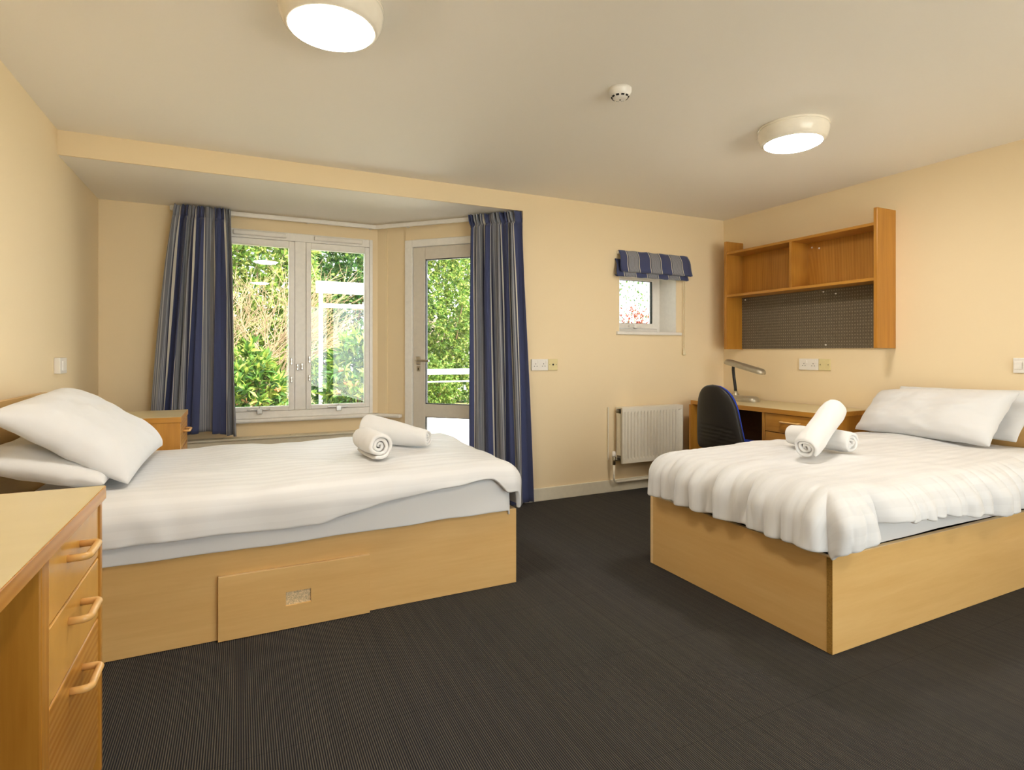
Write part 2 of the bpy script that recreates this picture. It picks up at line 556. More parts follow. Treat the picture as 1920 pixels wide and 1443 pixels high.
# ------------------------------------------------------------------ small window
w2 = empty_structure('window_2', (3.16, YB + .22, WZ0))
yw = YB + .215
b = MB(); frame_rect(b, WX0 + .002, WX1 - .002, WZ0 + .022, WZ1 - .002, .036, yw, yw + .06)
b.build('window_frame', 'upvc', w2)
b = MB(); frame_rect(b, WX0 + .04, WX1 - .04, WZ0 + .06, WZ1 - .04, .045, yw - .008, yw + .05)
sash = b.build('sash', 'upvc', w2)
MB().box(WX0 + .083, WX1 - .083, yw + .015, yw + .03, WZ0 + .103, WZ1 - .083).build('pane', 'glass', sash)
b = MB(); frame_rect(b, WX0 + .083, WX1 - .083, WZ0 + .103, WZ1 - .083, .005, yw + .006, yw + .036, 0)
b.build('glazing_gasket', 'black', sash)
b = MB().box(3.10, 3.24, yw - .03, yw - .008, WZ0 + .072, WZ0 + .088, .004)
b.box(3.155, 3.185, yw - .034, yw - .006, WZ0 + .06, WZ0 + .10, .005)
b.build('handle', 'upvc', sash)
MB().box(WX0 - .032, WX1 + .05, YB - .022, YB + .23, WZ0 - .004, WZ0 + .022, .006).build('window_sill', 'upvc', w2)
b = MB()
b.box(WX1 - .006, WX1 - .001, YB + .002, yw, WZ0 + .022, WZ1); b.box(WX0 + .001, WX0 + .006, YB + .002, yw, WZ0 + .022, WZ1)
b.build('reveal_lining', 'white', w2)

# ------------------------------------------------------------------ unseen glazed doors added behind the viewer for fill light
w3 = empty_structure('window_3_fill', ((GX0 + GX1) / 2, YF - .06, 0))
for k in range(3):
    a0 = GX0 + (GX1 - GX0) * k / 3; a1 = GX0 + (GX1 - GX0) * (k + 1) / 3
    b = MB(); frame_rect(b, a0, a1, .0, GZ1, .06, YF - .10, YF - .04)
    sash = b.build('sash', 'white', w3)
    MB().box(a0 + .058, a1 - .058, YF - .075, YF - .06, .058, GZ1 - .058).build('pane', 'glass', sash)

# ------------------------------------------------------------------ curtains, track, blind
tk = MB()
def trk(p, q, z=2.205):
    p, q = Vector((*p, z)), Vector((*q, z))
    d = (q - p); L = d.length; d.normalize()
    m = Matrix.Translation((p + q) / 2) @ Matrix.Rotation(math.atan2(d.y, d.x), 4, 'Z')
    tk.mbox(m, L, .020, .034, .004)
trk((-.46, YW - .075), (1.033, YW - .075)); trk((1.030, YW - .073), ang(1.30, -.075))
ct = thing('curtain_track', (.4, YW - .075, 2.19), 'long white curtain track bent round the bay above the window and glazed door', 'curtain track')
tk.build('rail', 'upvc', ct)
for x in (-.05, .5, 1.0): MB().box(x - .012, x + .012, YW - .075, YW, 2.195, 2.225, .002).build('bracket', 'upvc', ct)
for t_ in (.3, .9): MB().add(MB().box(t_ - .012, t_ + .012, -.075, 0, 2.195, 2.225, .002), AM).build('bracket', 'upvc', ct)

def curtain(name, label, p_top, p_bot, ztop, zbot, folds, width, seed, parent_z):
    """gathered cloth between two horizontal runs; p = ((x,y),(x,y))"""
    rnd = random.Random(seed)
    nu, nv = 340, 74
    cum = []
    ph = [rnd.uniform(-.5, .5) for _ in range(40)]
    def wav(s, vv):
        q = s * folds
        w = q + .22 * math.sin(2 * PI * s * 1.7 + seed) + .10 * math.sin(2 * PI * s * 4.3 + 2 * seed)
        a = math.sin(2 * PI * w)
        am = .75 + .35 * math.sin(2 * PI * s * 2.3 + seed * 1.7)
        full = (abs(a) ** .8) * (1 if a > 0 else -1) * am
        q2 = math.sin(2 * PI * (w * 2.0 + .15 * math.sin(w * 9)))
        dz = vv * (ztop - zbot)
        head = max(0.0, min(1.0, (.095 - dz) / .03))
        pinch = math.exp(-((dz - .075) / .018) ** 2)
        top = q2 * (.62 + .25 * max(0, 1 - dz / .05)) * (1 - .6 * pinch)
        return full * (1 - head) + top * head
    def pt(i, j):
        s = i / (nu - 1); vv = j / 24 * .14 / (ztop - zbot) if j < 24 else .14 / (ztop - zbot) + (1 - .14 / (ztop - zbot)) * (j - 24) / (nv - 25)
        f = vv ** .8
        a = Vector(p_top[0]).lerp(Vector(p_bot[0]), f); c = Vector(p_top[1]).lerp(Vector(p_bot[1]), f)
        p = a.lerp(c, s)
        d = (c - a).normalized(); nrm = Vector((-d.y, d.x))
        amp = .026 + .010 * min(1, vv * 3)
        dz_ = vv * (ztop - zbot)
        p = p + nrm * (.016 * math.exp(-((dz_ - .072) / .016) ** 2) - .010 * max(0, 1 - dz_ / .06))
        p = p + nrm * (-amp * wav(s, vv)) + d * (.010 * math.sin(2 * PI * s * folds * 2 + vv * 3 + seed) * min(1, vv * 4))
        zb = zbot + .018 * math.sin(2 * PI * s * 1.3 + seed) - .004 * wav(s, vv)
        z = ztop + (zb - ztop) * vv
        return Vector((p.x, p.y, z))
    u = [0.0]
    for i in range(1, nu):
        u.append(u[-1] + (pt(i, nv - 1) - pt(i - 1, nv - 1)).length)
    sc = width / u[-1]
    b = MB()
    b.grid(pt, nu, nv, lambda i, j: (u[i] * sc + seed * .05, j * .02))
    root = thing(name, ((p_top[0][0] + p_top[1][0]) / 2, (p_top[0][1] + p_top[1][1]) / 2, parent_z), label, 'curtain')
    o = b.build('cloth', 'stripe', root, smooth=True, normals=False)
    m = o.modifiers.new('thick', 'SOLIDIFY'); m.thickness = .003; m.offset = 0
    # gathered header tape at the back
    k = MB()
    a, c = Vector(p_top[0]), Vector(p_top[1]); d = (c - a).normalized(); nrm = Vector((-d.y, d.x))
    n2 = 9
    for q in range(n2):
        p = a.lerp(c, (q + .5) / n2) + nrm * .03
        MB().tube([(p.x, p.y, ztop - .05), (p.x, p.y, ztop - .008)], .003, 6).build('hook', 'upvc', root)
    return root
curtain('curtain', 'short navy and grey striped curtain at the left of the bay window', ((-.425, 4.735), (-.065, 4.735)), ((-.575, 4.70), (-.02, 4.70)), 2.222, .55, 6.0, .74, 3, .55)
ra, rb = ang(.912, -.125), ang(1.335, -.125)
curtain('curtain', 'floor length navy and grey striped curtain beside the glazed door', (ra, rb), (ang(.895, -.125), ang(1.425, -.125)), 2.222, .016, 6.0, .76, 5, .016)

# roman blind over the small window
rbm = thing('roman_blind', (3.18, YB, 1.78), 'navy and grey striped roman blind gathered above the small square window', 'blind')
bx0, bx1 = 2.822, 3.568
def blind_fold(y_top, z_top, y_bot, z_bot, under, name, shift=0.0):
    prof = []
    for k in range(14):
        v = k / 13
        prof.append((y_top + (y_bot - y_top) * v - .012 * math.sin(PI * v), z_top + (z_bot - z_top) * v))
    for k in range(1, 8):
        v = k / 7
        prof.append((y_bot + under * v, z_bot - .008 * math.sin(PI * v) + .012 * v))
    L = [0]
    for a, c in zip(prof, prof[1:]): L.append(L[-1] + math.hypot(c[0] - a[0], c[1] - a[1]))
    n = 40
    def pt(i, j):
        x = bx0 + (bx1 - bx0) * i / (n - 1)
        x = 3.195 + (x - 3.195) * (1 + .03 * j / 13 * (j < 14)) + shift + .006 * math.sin(j * .5)
        return Vector((x, prof[j][0] + .003 * math.sin(i * .7), prof[j][1] + .002 * math.sin(i * .9)))
    b = MB(); b.grid(pt, n, len(prof), lambda i, j: ((bx1 - bx0) * 1.0 * i / (n - 1) + .032, L[j]))
    o = b.build(name, 'stripe', rbm, smooth=True, normals=False)
    m = o.modifiers.new('thick', 'SOLIDIFY'); m.thickness = .004; m.offset = 0
    return o
blind_fold(YB - .030, 2.0, YB - .085, 1.822, .05, 'upper_fold')
blind_fold(YB - .012, 1.93, YB - .060, 1.785, .045, 'lower_fold', -.022)
bbox('headrail', 'upvc', rbm, bx0 + .005, bx1 - .01, YB - .028, YB - .001, 1.972, 1.996)
b = MB()
b.tube([(3.552, YB - .02, 1.98), (3.548, YB - .02, 1.20), (3.540, YB - .02, 1.165)], .0026, 6)
b.build('pull_cord', 'cord', rbm)
b = MB()
b.tube([(3.532, YB - .02, 1.98), (3.530, YB - .02, 1.165)], .0026, 6)
pc = b.build('pull_cord', 'cord', rbm)
MB().lathe([(0, .065), (.007, .06), (.015, .014), (.015, .005), (0, 0)], (3.538, YB - .022, 1.125), 14).build('cord_weight', 'cord', pc, smooth=True)

# ------------------------------------------------------------------ ceiling fittings
def ceiling_lamp(x, y, label):
    t_ = thing('ceiling_lamp', (x, y, ZC), label, 'ceiling light', 'round ceiling lights')
    hs = MB().lathe([(0, 0), (.176, 0), (.179, -.004), (.179, -.012), (.176, -.014), (.178, -.017), (.177, -.034), (.171, -.058), (.161, -.078), (.152, -.087), (.1435, -.088), (.1435, -.05), (0, -.05)], (x, y, ZC), 72).build('housing', 'fixture', t_, smooth=True)
    auto_smooth(hs, 50)
    MB().lathe([(.1425, -.055), (.1425, -.090), (.125, -.099), (.08, -.104), (0, -.106)], (x, y, ZC), 64).build('diffuser', 'glow', t_, smooth=True)
    return t_
l1 = ceiling_lamp(.29, 2.06, 'round white ceiling light nearest the bay window, above the left bed')
l2 = ceiling_lamp(2.70, 2.10, 'round white ceiling light above the right bed, beyond the smoke detector')
l3 = copy_tree(l2); l3.location = (2.70, -.05, ZC); l3['label'] = 'round white ceiling light behind the viewer on the right, added out of view'  # unseen lamp added for fill, set where the shelf shadow points
l4 = copy_tree(l2); l4.location = (.29, -.30, ZC); l4['label'] = 'round white ceiling light behind the viewer on the left, added out of view for fill light'  # unseen lamp added to brighten the left front
sx, sy = 1.585, 2.14
sd = thing('smoke_detector', (sx, sy, ZC), 'small round white smoke detector on the ceiling between the two lights', 'smoke detector')
MB().lathe([(0, 0), (.052, 0), (.052, -.016), (.047, -.02), (.047, -.026), (.043, -.034), (.03, -.046), (.02, -.05), (0, -.051)], (sx, sy, ZC), 40).build('housing', 'upvc', sd, smooth=True)
for k in range(10):
    b = MB()
    a = 2 * PI * k / 10
    m = Matrix.Translation((sx + .0375 * math.cos(a), sy + .0375 * math.sin(a), ZC - .0395)) @ Matrix.Rotation(a, 4, 'Z') @ Matrix.Rotation(R(42), 4, 'Y')
    b.mbox(m, .004, .014, .008)
    b.build('vent_slot', 'hole', sd)
MB().lathe([(0, -.0525), (.004, -.052), (.004, -.048)], (sx, sy, ZC), 10).build('indicator', 'hole', sd)

# ------------------------------------------------------------------ sockets and switches
def plate(b, axis, wall, a0, a1, z0, z1, th=.012):
    if axis == 'y': b.box(a0, a1, wall - th, wall, z0, z1, .003)
    else: b.box(min(wall, wall + th), max(wall, wall + th), a0, a1, z0, z1, .003)
def holes(parent, axis, face, cs, zc, sgn):
    for c in cs:
        for da, dz, w, h in ((0, .012, .004, .009), (-.011, -.006, .007, .004), (.011, -.006, .007, .004)):
            b = MB()
            if axis == 'y': b.box(c + da - w / 2, c + da + w / 2, face - .001, face + .002, zc + dz - h / 2, zc + dz + h / 2)
            else: b.box(face - .001, face + .002, c + da - w / 2, c + da + w / 2, zc + dz - h / 2, zc + dz + h / 2)
            b.build('pin_hole', 'hole', parent)
def rockers(parent, axis, face, cs, z):
    for c in cs:
        b = MB()
        if axis == 'y': b.box(c - .006, c + .006, face - .004, face + .001, z - .011, z + .011, .002)
        else: b.box(face - .004, face + .001, c - .006, c + .006, z - .011, z + .011, .002)
        b.build('rocker_switch', 'upvc', parent)
s1 = thing('wall_socket', (2.095, YB, 1.013), 'white double wall socket beside the long curtain', 'socket')
b = MB(); plate(b, 'y', YB, 2.022, 2.168, 1.013, 1.101); b.build('plate', 'upvc', s1)
holes(s1, 'y', YB - .012, (2.058, 2.128), 1.052, -1); rockers(s1, 'y', YB - .012, (2.078, 2.150), 1.078)
s2 = thing('aerial_socket', (2.21, YB, 1.013), 'yellowed cream aerial socket right of the double socket on the window wall', 'socket')
b = MB(); plate(b, 'y', YB, 2.170, 2.254, 1.013, 1.101); b.build('plate', 'cream_plastic', s2)
m = Matrix.Translation((2.212, YB - .012, 1.057)) @ Matrix.Rotation(R(90), 4, 'X')
MB().add(MB().lathe([(0, .002), (.007, .002), (.007, 0), (.0, 0)], (0, 0, 0), 16), m).build('aerial_hole', 'hole', s2)
for x in (2.182, 2.242): MB().add(MB().lathe([(0, .001), (.003, .001), (.003, 0), (0, 0)], (0, 0, 0), 8), Matrix.Translation((x, YB - .012, 1.057)) @ Matrix.Rotation(R(90), 4, 'X')).build('screw', 'brass', s2)
s3 = thing('wall_socket', (XR, 2.99, 1.013), 'white double wall socket on the wall above the corner desk', 'socket')
b = MB(); plate(b, 'x', XR, 2.908, 3.074, 1.014, 1.103, -.012); b.build('plate', 'upvc', s3)
holes(s3, 'x', XR - .012, (2.95, 3.03), 1.053, 1); rockers(s3, 'x', XR - .012, (2.928, 3.008), 1.08)
s4 = thing('blanking_plate', (XR, 2.86, 1.013), 'plain cream blanking plate next to the socket above the corner desk', 'wall plate')
b = MB(); plate(b, 'x', XR, 2.811, 2.905, 1.014, 1.103, -.012); b.build('plate', 'cream_plastic', s4)
for y in (2.825, 2.890): MB().box(XR - .0135, XR - .011, y - .003, y + .003, 1.055, 1.061).build('screw', 'hole', s4)
s5 = thing('light_switch', (XR, 1.615, 1.033), 'white rocker light switch on the right wall above the pillows', 'switch')
b = MB(); plate(b, 'x', XR, 1.542, 1.688, 1.033, 1.120, -.010); b.build('plate', 'upvc', s5)
for y0, y1 in ((1.645, 1.682), (1.600, 1.641)):
    MB().box(XR - .015, XR - .009, y0, y1, 1.055, 1.098, .002).build('rocker_switch', 'upvc', s5)
s6 = thing('call_switch', (XL, 3.87, 1.036), 'small white switch box on the left wall above the pillow', 'switch')
b = MB(); plate(b, 'x', XL, 3.80, 3.93, 1.036, 1.122, .028); b.build('plate', 'upvc', s6)
MB().box(XL + .026, XL + .033, 3.835, 3.895, 1.052, 1.106, .003).build('rocker_switch', 'upvc', s6)

# ------------------------------------------------------------------ radiator
rad = thing('radiator', (3.1, YB, .07), 'cream panel radiator with ribbed front on the wall below the small window', 'radiator')
rx0, rx1, rz0, rz1 = 2.795, 3.44, .247, .702
b = MB()
yf = YB - .118
st = [(rx0, 0.0), (rx0 + .022, 0.0)]
k = 0
while rx0 + .024 + .0335 * (k + 1) < rx1 - .02:
    q = rx0 + .024 + .0335 * k
    st += [(q, .012), (q + .004, .012), (q + .010, 0.0), (q + .0275, 0.0), (q + .0325, .012)]
    k += 1
st += [(rx1 - .012, 0.0), (rx1, 0.0)]
def rp(i, j):
    x, dep = st[i]
    z = (rz0, rz0 + .028, rz0 + .045, rz1 - .05, rz1 - .033, rz1)[j]
    return Vector((x, yf + (dep if j in (2, 3) else 0), z))
b.grid(rp, len(st), 6)
b.box(rx0, rx1, yf + .012, yf + .018, rz0, rz1)
b.box(rx0, rx0 + .003, yf, yf + .018, rz0, rz1); b.box(rx1 - .003, rx1, yf, yf + .018, rz0, rz1)
b.build('front_panel', 'rad', rad)
b = MB(); b.box(rx0 + .004, rx1 - .004, YB - .040, YB - .028, rz0 + .01, rz1 - .01, .004); b.build('rear_panel', 'rad', rad)
b = MB(); b.box(rx0 + .002, rx1 - .002, YB - .10, YB - .03, rz1 - .012, rz1 + .001, .002); b.build('top_grille', 'rad', rad)
MB().box(rx0 + .004, rx0 + .010, YB - .1, YB - .03, rz0 + .06, rz1 - .05, .002).build('end_panel', 'rad', rad)
b = MB()
b.tube([(rx0 - .02, YB - .07, rz1 - .035), (rx0 + .02, YB - .07, rz1 - .035)], .011, 14)
b.build('bleed_plug', 'brass', rad)
b = MB()
b.tube([(rx0 + .01, YB - .07, rz0 + .03), (rx0 - .045, YB - .07, rz0 + .03)], .010, 12)
b.tube([(rx0 - .045, YB - .07, rz0 + .055), (rx0 - .045, YB - .07, rz0 - .01)], .013, 12)
vl = b.build('valve', 'brass', rad, smooth=True)
MB().lathe([(0, .045), (.014, .043), (.016, .01), (.013, 0), (0, 0)], (rx0 - .045, YB - .07, rz0 + .055), 16).build('valve_cap', 'upvc', vl, smooth=True)
pp = [(rx0 - .045, YB - .07, rz0 - .01), (rx0 - .045, YB - .07, .14)]
for k in range(1, 7):
    a = k / 6 * PI / 2
    pp.append((rx0 - .045 + .055 * (1 - math.cos(a)), YB - .07 + .03 * k / 6, .14 - .055 * math.sin(a)))
pp += [(3.2, YB - .035, .083), (3.42, YB - .035, .083)]
MB().tube(pp, .0085, 12).build('pipe', 'rad', rad, smooth=True)
b = MB(); b.tube([(rx0 - .062, YB - .012, rz0 + .02), (rx0 - .062, YB - .012, rz1)], .004, 8)
b.build('feed_pipe', 'rad', rad)
for x in (rx0 + .12, rx1 - .12): MB().box(x - .015, x + .015, YB - .03, YB, rz0 + .08, rz1 - .08, .002).build('bracket', 'rad', rad)

# ------------------------------------------------------------------ wall shelf unit with pin board
sh = thing('wall_shelf', (XR, 3.01, 1.18), 'honey oak wall shelf unit with pin board above the corner desk', 'shelf')
sy0, sy1, szt, szb = 2.34, 3.665, 2.122, 1.180
xs = XR - .205
bbox('side_panel', 'oak_z', sh, xs, XR, sy0, sy0 + .026, szb, szt, .003)
bbox('side_panel', 'oak_z', sh, xs, XR, sy1 - .026, sy1, szb, szt, .003)
bbox('top_shelf', 'oak_y', sh, xs + .005, XR, sy0 + .026, sy1 - .026, 2.006, 2.026)
bbox('lower_shelf', 'oak_y', sh, xs + .005, XR, sy0 + .026, sy1 - .026, 1.634, 1.655)
bbox('divider', 'oak_z', sh, xs + .007, XR - .01, 2.997, 3.018, 1.655, 2.006)
bbox('back_board', 'oak_z', sh, XR - .010, XR - .002, sy0 + .026, sy1 - .026, 1.64, 2.02)
bbox('pin_board', 'pin', sh, XR - .016, XR - .002, sy0 + .026, sy1 - .026, szb + .004, 1.634)
for y, z in ((2.96, 1.97), (2.90, 1.955), (2.90, 1.67)): MB().add(MB().lathe([(0, .004), (.007, .003), (.007, 0), (0, 0)], (0, 0, 0), 12), Matrix.Translation((XR - .010, y, z)) @ Matrix.Rotation(R(-90), 4, 'Y')).build('cap', 'upvc', sh)
for y, z in ((3.60, 1.615), (2.86, 1.615), (2.76, 1.592), (2.84, 1.21)):
    pn = MB().add(MB().lathe([(0, .008), (.005, .006), (.006, 0), (0, 0)], (0, 0, 0), 10), Matrix.Translation((XR - .016, y, z)) @ Matrix.Rotation(R(-90), 4, 'Y')).build('drawing_pin', 'upvc', sh)

# ------------------------------------------------------------------ desks
def d_handle(name, parent, p0, p1, outv, r=.0085, mat='handle'):
    """D handle: bar p0-p1 stood off by outv"""
    p0, p1, o = Vector(p0), Vector(p1), Vector(outv)
    d = (p1 - p0).normalized()
    pts = [p0]
    q0, q1 = p0 + o, p1 + o
    c = .014
    on = o.normalized()
    for k in range(6):
        a = k / 5 * PI / 2
        pts.append(q0 - on * c + d * c + on * c * math.sin(a) - d * c * math.cos(a))
    for k in range(6):
        a = k / 5 * PI / 2
        pts.append(q1 - on * c - d * c + on * c * math.cos(a) + d * c * math.sin(a))
    pts.append(p1)
    return MB().tube(pts, r, 12).build(name, mat, parent, smooth=True)

# left desk, front facing +X
ld = thing('desk', (-.62, 1.2, 0), 'honey wood desk with three drawers and buff top at the left front', 'desk')
fx = -.348
zt = .78
t_o = MB().box(XL + .018, fx + .012, .48, 1.912, zt - .036, zt, .002).build('desk_top', 'oak_y_fig', ld)
MB().box(XL + .018, fx + .010, .484, 1.908, zt - .0005, zt + .0012).build('laminate_surface', 'desk_top', t_o)
bbox('side_panel', 'oak_z', ld, XL + .03, fx + .004, 1.884, 1.906, 0, zt - .036)
bbox('side_panel', 'oak_z', ld, XL + .03, fx + .002, 1.380, 1.432, 0.0, zt - .036, .004)
bbox('side_panel', 'oak_z', ld, XL + .03, fx + .002, .49, .52, 0, zt - .036)
bbox('back_panel', 'back_dark', ld, XL + .02, XL + .03, .49, 1.906, .02, zt - .036)
bbox('plinth', 'oak_y', ld, XL + .05, fx - .03, 1.432, 1.884, 0.0, .06)
for z0, z1, mt in ((.596, .742, 'oak_pale'), (.432, .591, 'oak_pale'), (.055, .427, 'oak_y_fig')):
    dr = bbox('drawer', mt, ld, fx - .018, fx, 1.435, 1.880, z0, z1, .003)
    zz = {.596: .688, .432: .544, .055: .378}[z0]
    yh = {.596: 0, .432: .008, .055: .022}[z0]
    d_handle('handle', dr, (fx - .002, 1.575 + yh, zz), (fx - .002, 1.685 + yh, zz), (.040, 0, 0))

# right desk, front facing -X
rd = thing('desk', (3.76, 3.09, 0), 'honey oak corner desk under the wall shelf with buff top', 'desk')
gx = 3.485
zt = .745
t_o = MB().box(gx - .012, XR - .017, 2.50, 3.695, zt - .034, zt, .002).build('desk_top', 'oak_y', rd)
MB().box(gx - .010, XR - .017, 2.502, 3.693, zt - .0005, zt + .0012).build('laminate_surface', 'desk_top', t_o)
bbox('side_panel', 'oak_z', rd, gx - .035, XR - .03, 3.668, 3.690, 0, zt - .034)
bbox('side_panel', 'oak_z', rd, gx, XR - .03, 2.948, 2.972, 0, zt - .034)
bbox('side_panel', 'oak_z', rd, gx, XR - .03, 2.506, 2.528, 0, zt - .034)
bbox('back_panel', 'back_dark', rd, XR - .04, XR - .03, 2.506, 3.69, .02, zt - .034)
bbox('plinth', 'oak_y', rd, gx + .03, XR - .05, 2.528, 2.948, 0, .06)
for z0, z1 in ((.577, .708), (.42, .572), (.06, .415)):
    dr = bbox('drawer', 'oak_y', rd, gx, gx + .018, 2.532, 2.944, z0, z1, .003)
    d_handle('handle', dr, (gx + .002, 2.655, (z0 + z1) / 2 + .015), (gx + .002, 2.800, (z0 + z1) / 2 + .015), (-.034, 0, 0), .007)

# bedside cabinet in the bay
ns = thing('bedside_cabinet', (-.6, 3.86, 0), 'honey wood bedside cabinet behind the left bed, in front of the short curtain', 'cabinet')
nx0, nx1, ny0, ny1, nz = -.862, -.300, 3.655, 4.12, .79
t_o = MB().box(nx0, nx1 + .004, ny0 - .004, ny1 + .004, nz - .030, nz, .002).build('top', 'oak_x', ns)
MB().box(nx0 + .002, nx1 + .002, ny0 - .002, ny1 + .002, nz - .0005, nz + .0012).build('laminate_surface', 'desk_top', t_o)
bbox('side_panel', 'oak_z', ns, nx0, nx1, ny0, ny0 + .02, 0, nz - .03)
bbox('side_panel', 'oak_z', ns, nx0, nx1, ny1 - .02, ny1, 0, nz - .03)
bbox('back_panel', 'oak_z', ns, nx0, nx0 + .01, ny0 + .02, ny1 - .02, .02, nz - .03)
dr = bbox('drawer', 'oak_y_fig', ns, nx1 - .018, nx1 - .001, ny0 + .022, ny1 - .022, .60, nz - .034, .003)
d_handle('handle', dr, (nx1 - .003, 3.84, .69), (nx1 - .003, 3.98, .69), (.034, 0, 0), .007)
dr = bbox('door', 'oak_z', ns, nx1 - .018, nx1 - .001, ny0 + .022, ny1 - .022, .03, .595, .003)
d_handle('handle', dr, (nx1 - .003, 3.84, .50), (nx1 - .003, 3.98, .50), (.034, 0, 0), .007)

# ------------------------------------------------------------------ desk lamp
lm = thing('desk_lamp', (3.80, 3.41, zt), 'silver desk lamp with long capsule head standing on the corner desk', 'lamp')
def capsule(b, p, q, wid, hei, n=24):
    """long rounded slab from p to q, wid across, hei thick, dome on top"""
    p, q = Vector(p), Vector(q)
    d = (q - p).normalized(); u = Vector((0, 0, 1)).cross(d).normalized(); w = d.cross(u).normalized()
    L = (q - p).length
    rings = []
    lay = [(0, .96), (.25, 1.0), (.55, .95), (.8, .8), (.95, .55), (1.0, .2)]
    for hh, s in lay:
        ring = []
        for k in range(n * 2):
            a = 2 * PI * k / (n * 2)
            cx = math.cos(a) * wid / 2 * s; cy = math.sin(a) * wid / 2 * s
            off = (L / 2 - wid / 2) * (1 if math.cos(a) >= 0 else -1)
            ring.append(b.bm.verts.new((p + q) / 2 + d * (cx + off) + u * cy + w * hh * hei))
        rings.append(ring)
    m_ = n * 2
    for a, c in zip(rings, rings[1:]):
        for k in range(m_): b.bm.faces.new((a[k], a[(k + 1) % m_], c[(k + 1) % m_], c[k]))
    b.bm.faces.new(rings[0][::-1]); b.bm.faces.new(rings[-1])
    return b
zz = zt + .0015
auto_smooth(capsule(MB(), (3.76, 3.545, zz), (3.80, 3.27, zz), .125, .046).build('base', 'silver', lm), 50)
b = MB().lathe([(.034, 0), (.03, .012), (.018, .03), (.017, .045), (0, .045)], (3.775, 3.485, zz + .036), 20)
b.build('collar', 'silver', lm, smooth=True)
MB().tube([(3.775, 3.485, zz + .07), (3.775, 3.490, zz + .12), (3.772, 3.500, zz + .19), (3.768, 3.505, zz + .26), (3.765, 3.50, zz + .305)], [.0125, .0125, .0125, .0125, .0125], 14).build('arm', 'black', lm, smooth=True)
auto_smooth(capsule(MB(), (3.745, 3.575, zz + .315), (3.80, 3.215, zz + .225), .105, .042).build('head', 'silver', lm), 50)
MB().box(3.752, 3.758, 3.500, 3.520, zz + .036, zz + .044).build('switch', 'black', lm)

# ------------------------------------------------------------------ office chair
ch = thing('office_chair', (3.30, 2.99, 0), 'blue upholstered office chair with black plastic back at the corner desk', 'chair')
def back_half(v):
    top = max(0, (v - .50) / .50)
    w = (.232 - .072 * v) * max(0, 1 - top ** 3.4) ** .5
    bot = max(0, (.10 - v) / .10)
    return w * (1 - .12 * bot ** 2)
def back_surface(b, th_back, th_front, grooves):
    h0, h1 = .45, .925
    nu, nv = 36, 56
    def mid(s, v):
        w = back_half(v)
        y = 2.99 - s * w
        z = h0 + (h1 - h0) * v
        x = 3.03 - .015 * v + .02 * (1 - v) ** 2 + .045 * (s * w / .213) ** 2
        return x, y, z
    def edge(s, v):
        return math.sqrt(max(0, 1 - abs(s) ** 6)) * math.sqrt(max(0, 1 - abs(2 * v - 1) ** 10))
    def back(i, j):
        s = 2 * i / (nu - 1) - 1; v = j / (nv - 1)
        x, y, z = mid(s, v)
        g = 0
        if grooves and .12 < v < .40 and abs(s) < .8:
            k = v + .05 * max(0, s) ** 1.5 * 1.2
            g = .006 * max(0, math.sin(2 * PI * k / .060)) ** 3
        return Vector((x - th_back * edge(s, v) + g, y, z))
    def front(i, j):
        s = 2 * i / (nu - 1) - 1; v = j / (nv - 1)
        x, y, z = mid(s, v)
        return Vector((x + th_front * edge(s, v), y, z))
    b.grid(back, nu, nv); b.grid(front, nu, nv)
    return b
back_surface(MB(), .024, .004, True).build('back_shell', 'black', ch, smooth=True, weld=.0003)
o = back_surface(MB(), -.006, .050, False)
o.build('back_cushion', 'blue', ch, smooth=True, weld=.0003)
b = MB()
def seat_pt(sgn):
    def f(i, j):
        u_ = 2 * i / 27 - 1; v_ = 2 * j / 27 - 1
        e = math.sqrt(max(0, 1 - abs(u_) ** 8)) * math.sqrt(max(0, 1 - abs(v_) ** 8))
        x = 3.30 + .22 * u_ * (1 - .12 * v_ ** 4); y = 2.99 + .235 * v_ * (1 - .12 * u_ ** 4)
        return Vector((x, y, .465 + sgn * .036 * e - .01 * u_ ** 2))
    return f
b.grid(seat_pt(1), 28, 28); b.grid(seat_pt(-1), 28, 28)
b.build('seat', 'blue', ch, smooth=True, weld=.0005)
b = MB(); b.box(3.14, 3.42, 2.90, 3.08, .395, .425, .01); b.tube([(3.2, 2.99, .41), (3.06, 2.99, .415), (3.045, 2.99, .45), (3.04, 2.99, .48)], .016, 10)
b.build('support_arm', 'black', ch)
MB().tube([(3.30, 2.99, .09), (3.30, 2.99, .40)], .026, 14).build('gas_column', 'black', ch, smooth=True)
for k in range(5):
    a = 2 * PI * k / 5 + .3
    ex, ey = 3.30 + .26 * math.cos(a), 2.99 + .26 * math.sin(a)
    lg = MB().tube([(3.30, 2.99, .10), (ex, ey, .075)], [.028, .018], 10).build('leg', 'black', ch, smooth=True)
    cb = MB().add(MB().lathe([(0, -.018), (.024, -.018), (.026, 0), (.024, .018), (0, .018)], (0, 0, 0), 16), Matrix.Translation((ex, ey, .0265)) @ Matrix.Rotation(a + 1.0, 4, 'Z') @ Matrix.Rotation(R(90), 4, 'X'))
    cb.tube([(ex, ey, .03), (ex, ey, .078)], .007, 8)
    cb.build('castor', 'black', lg)

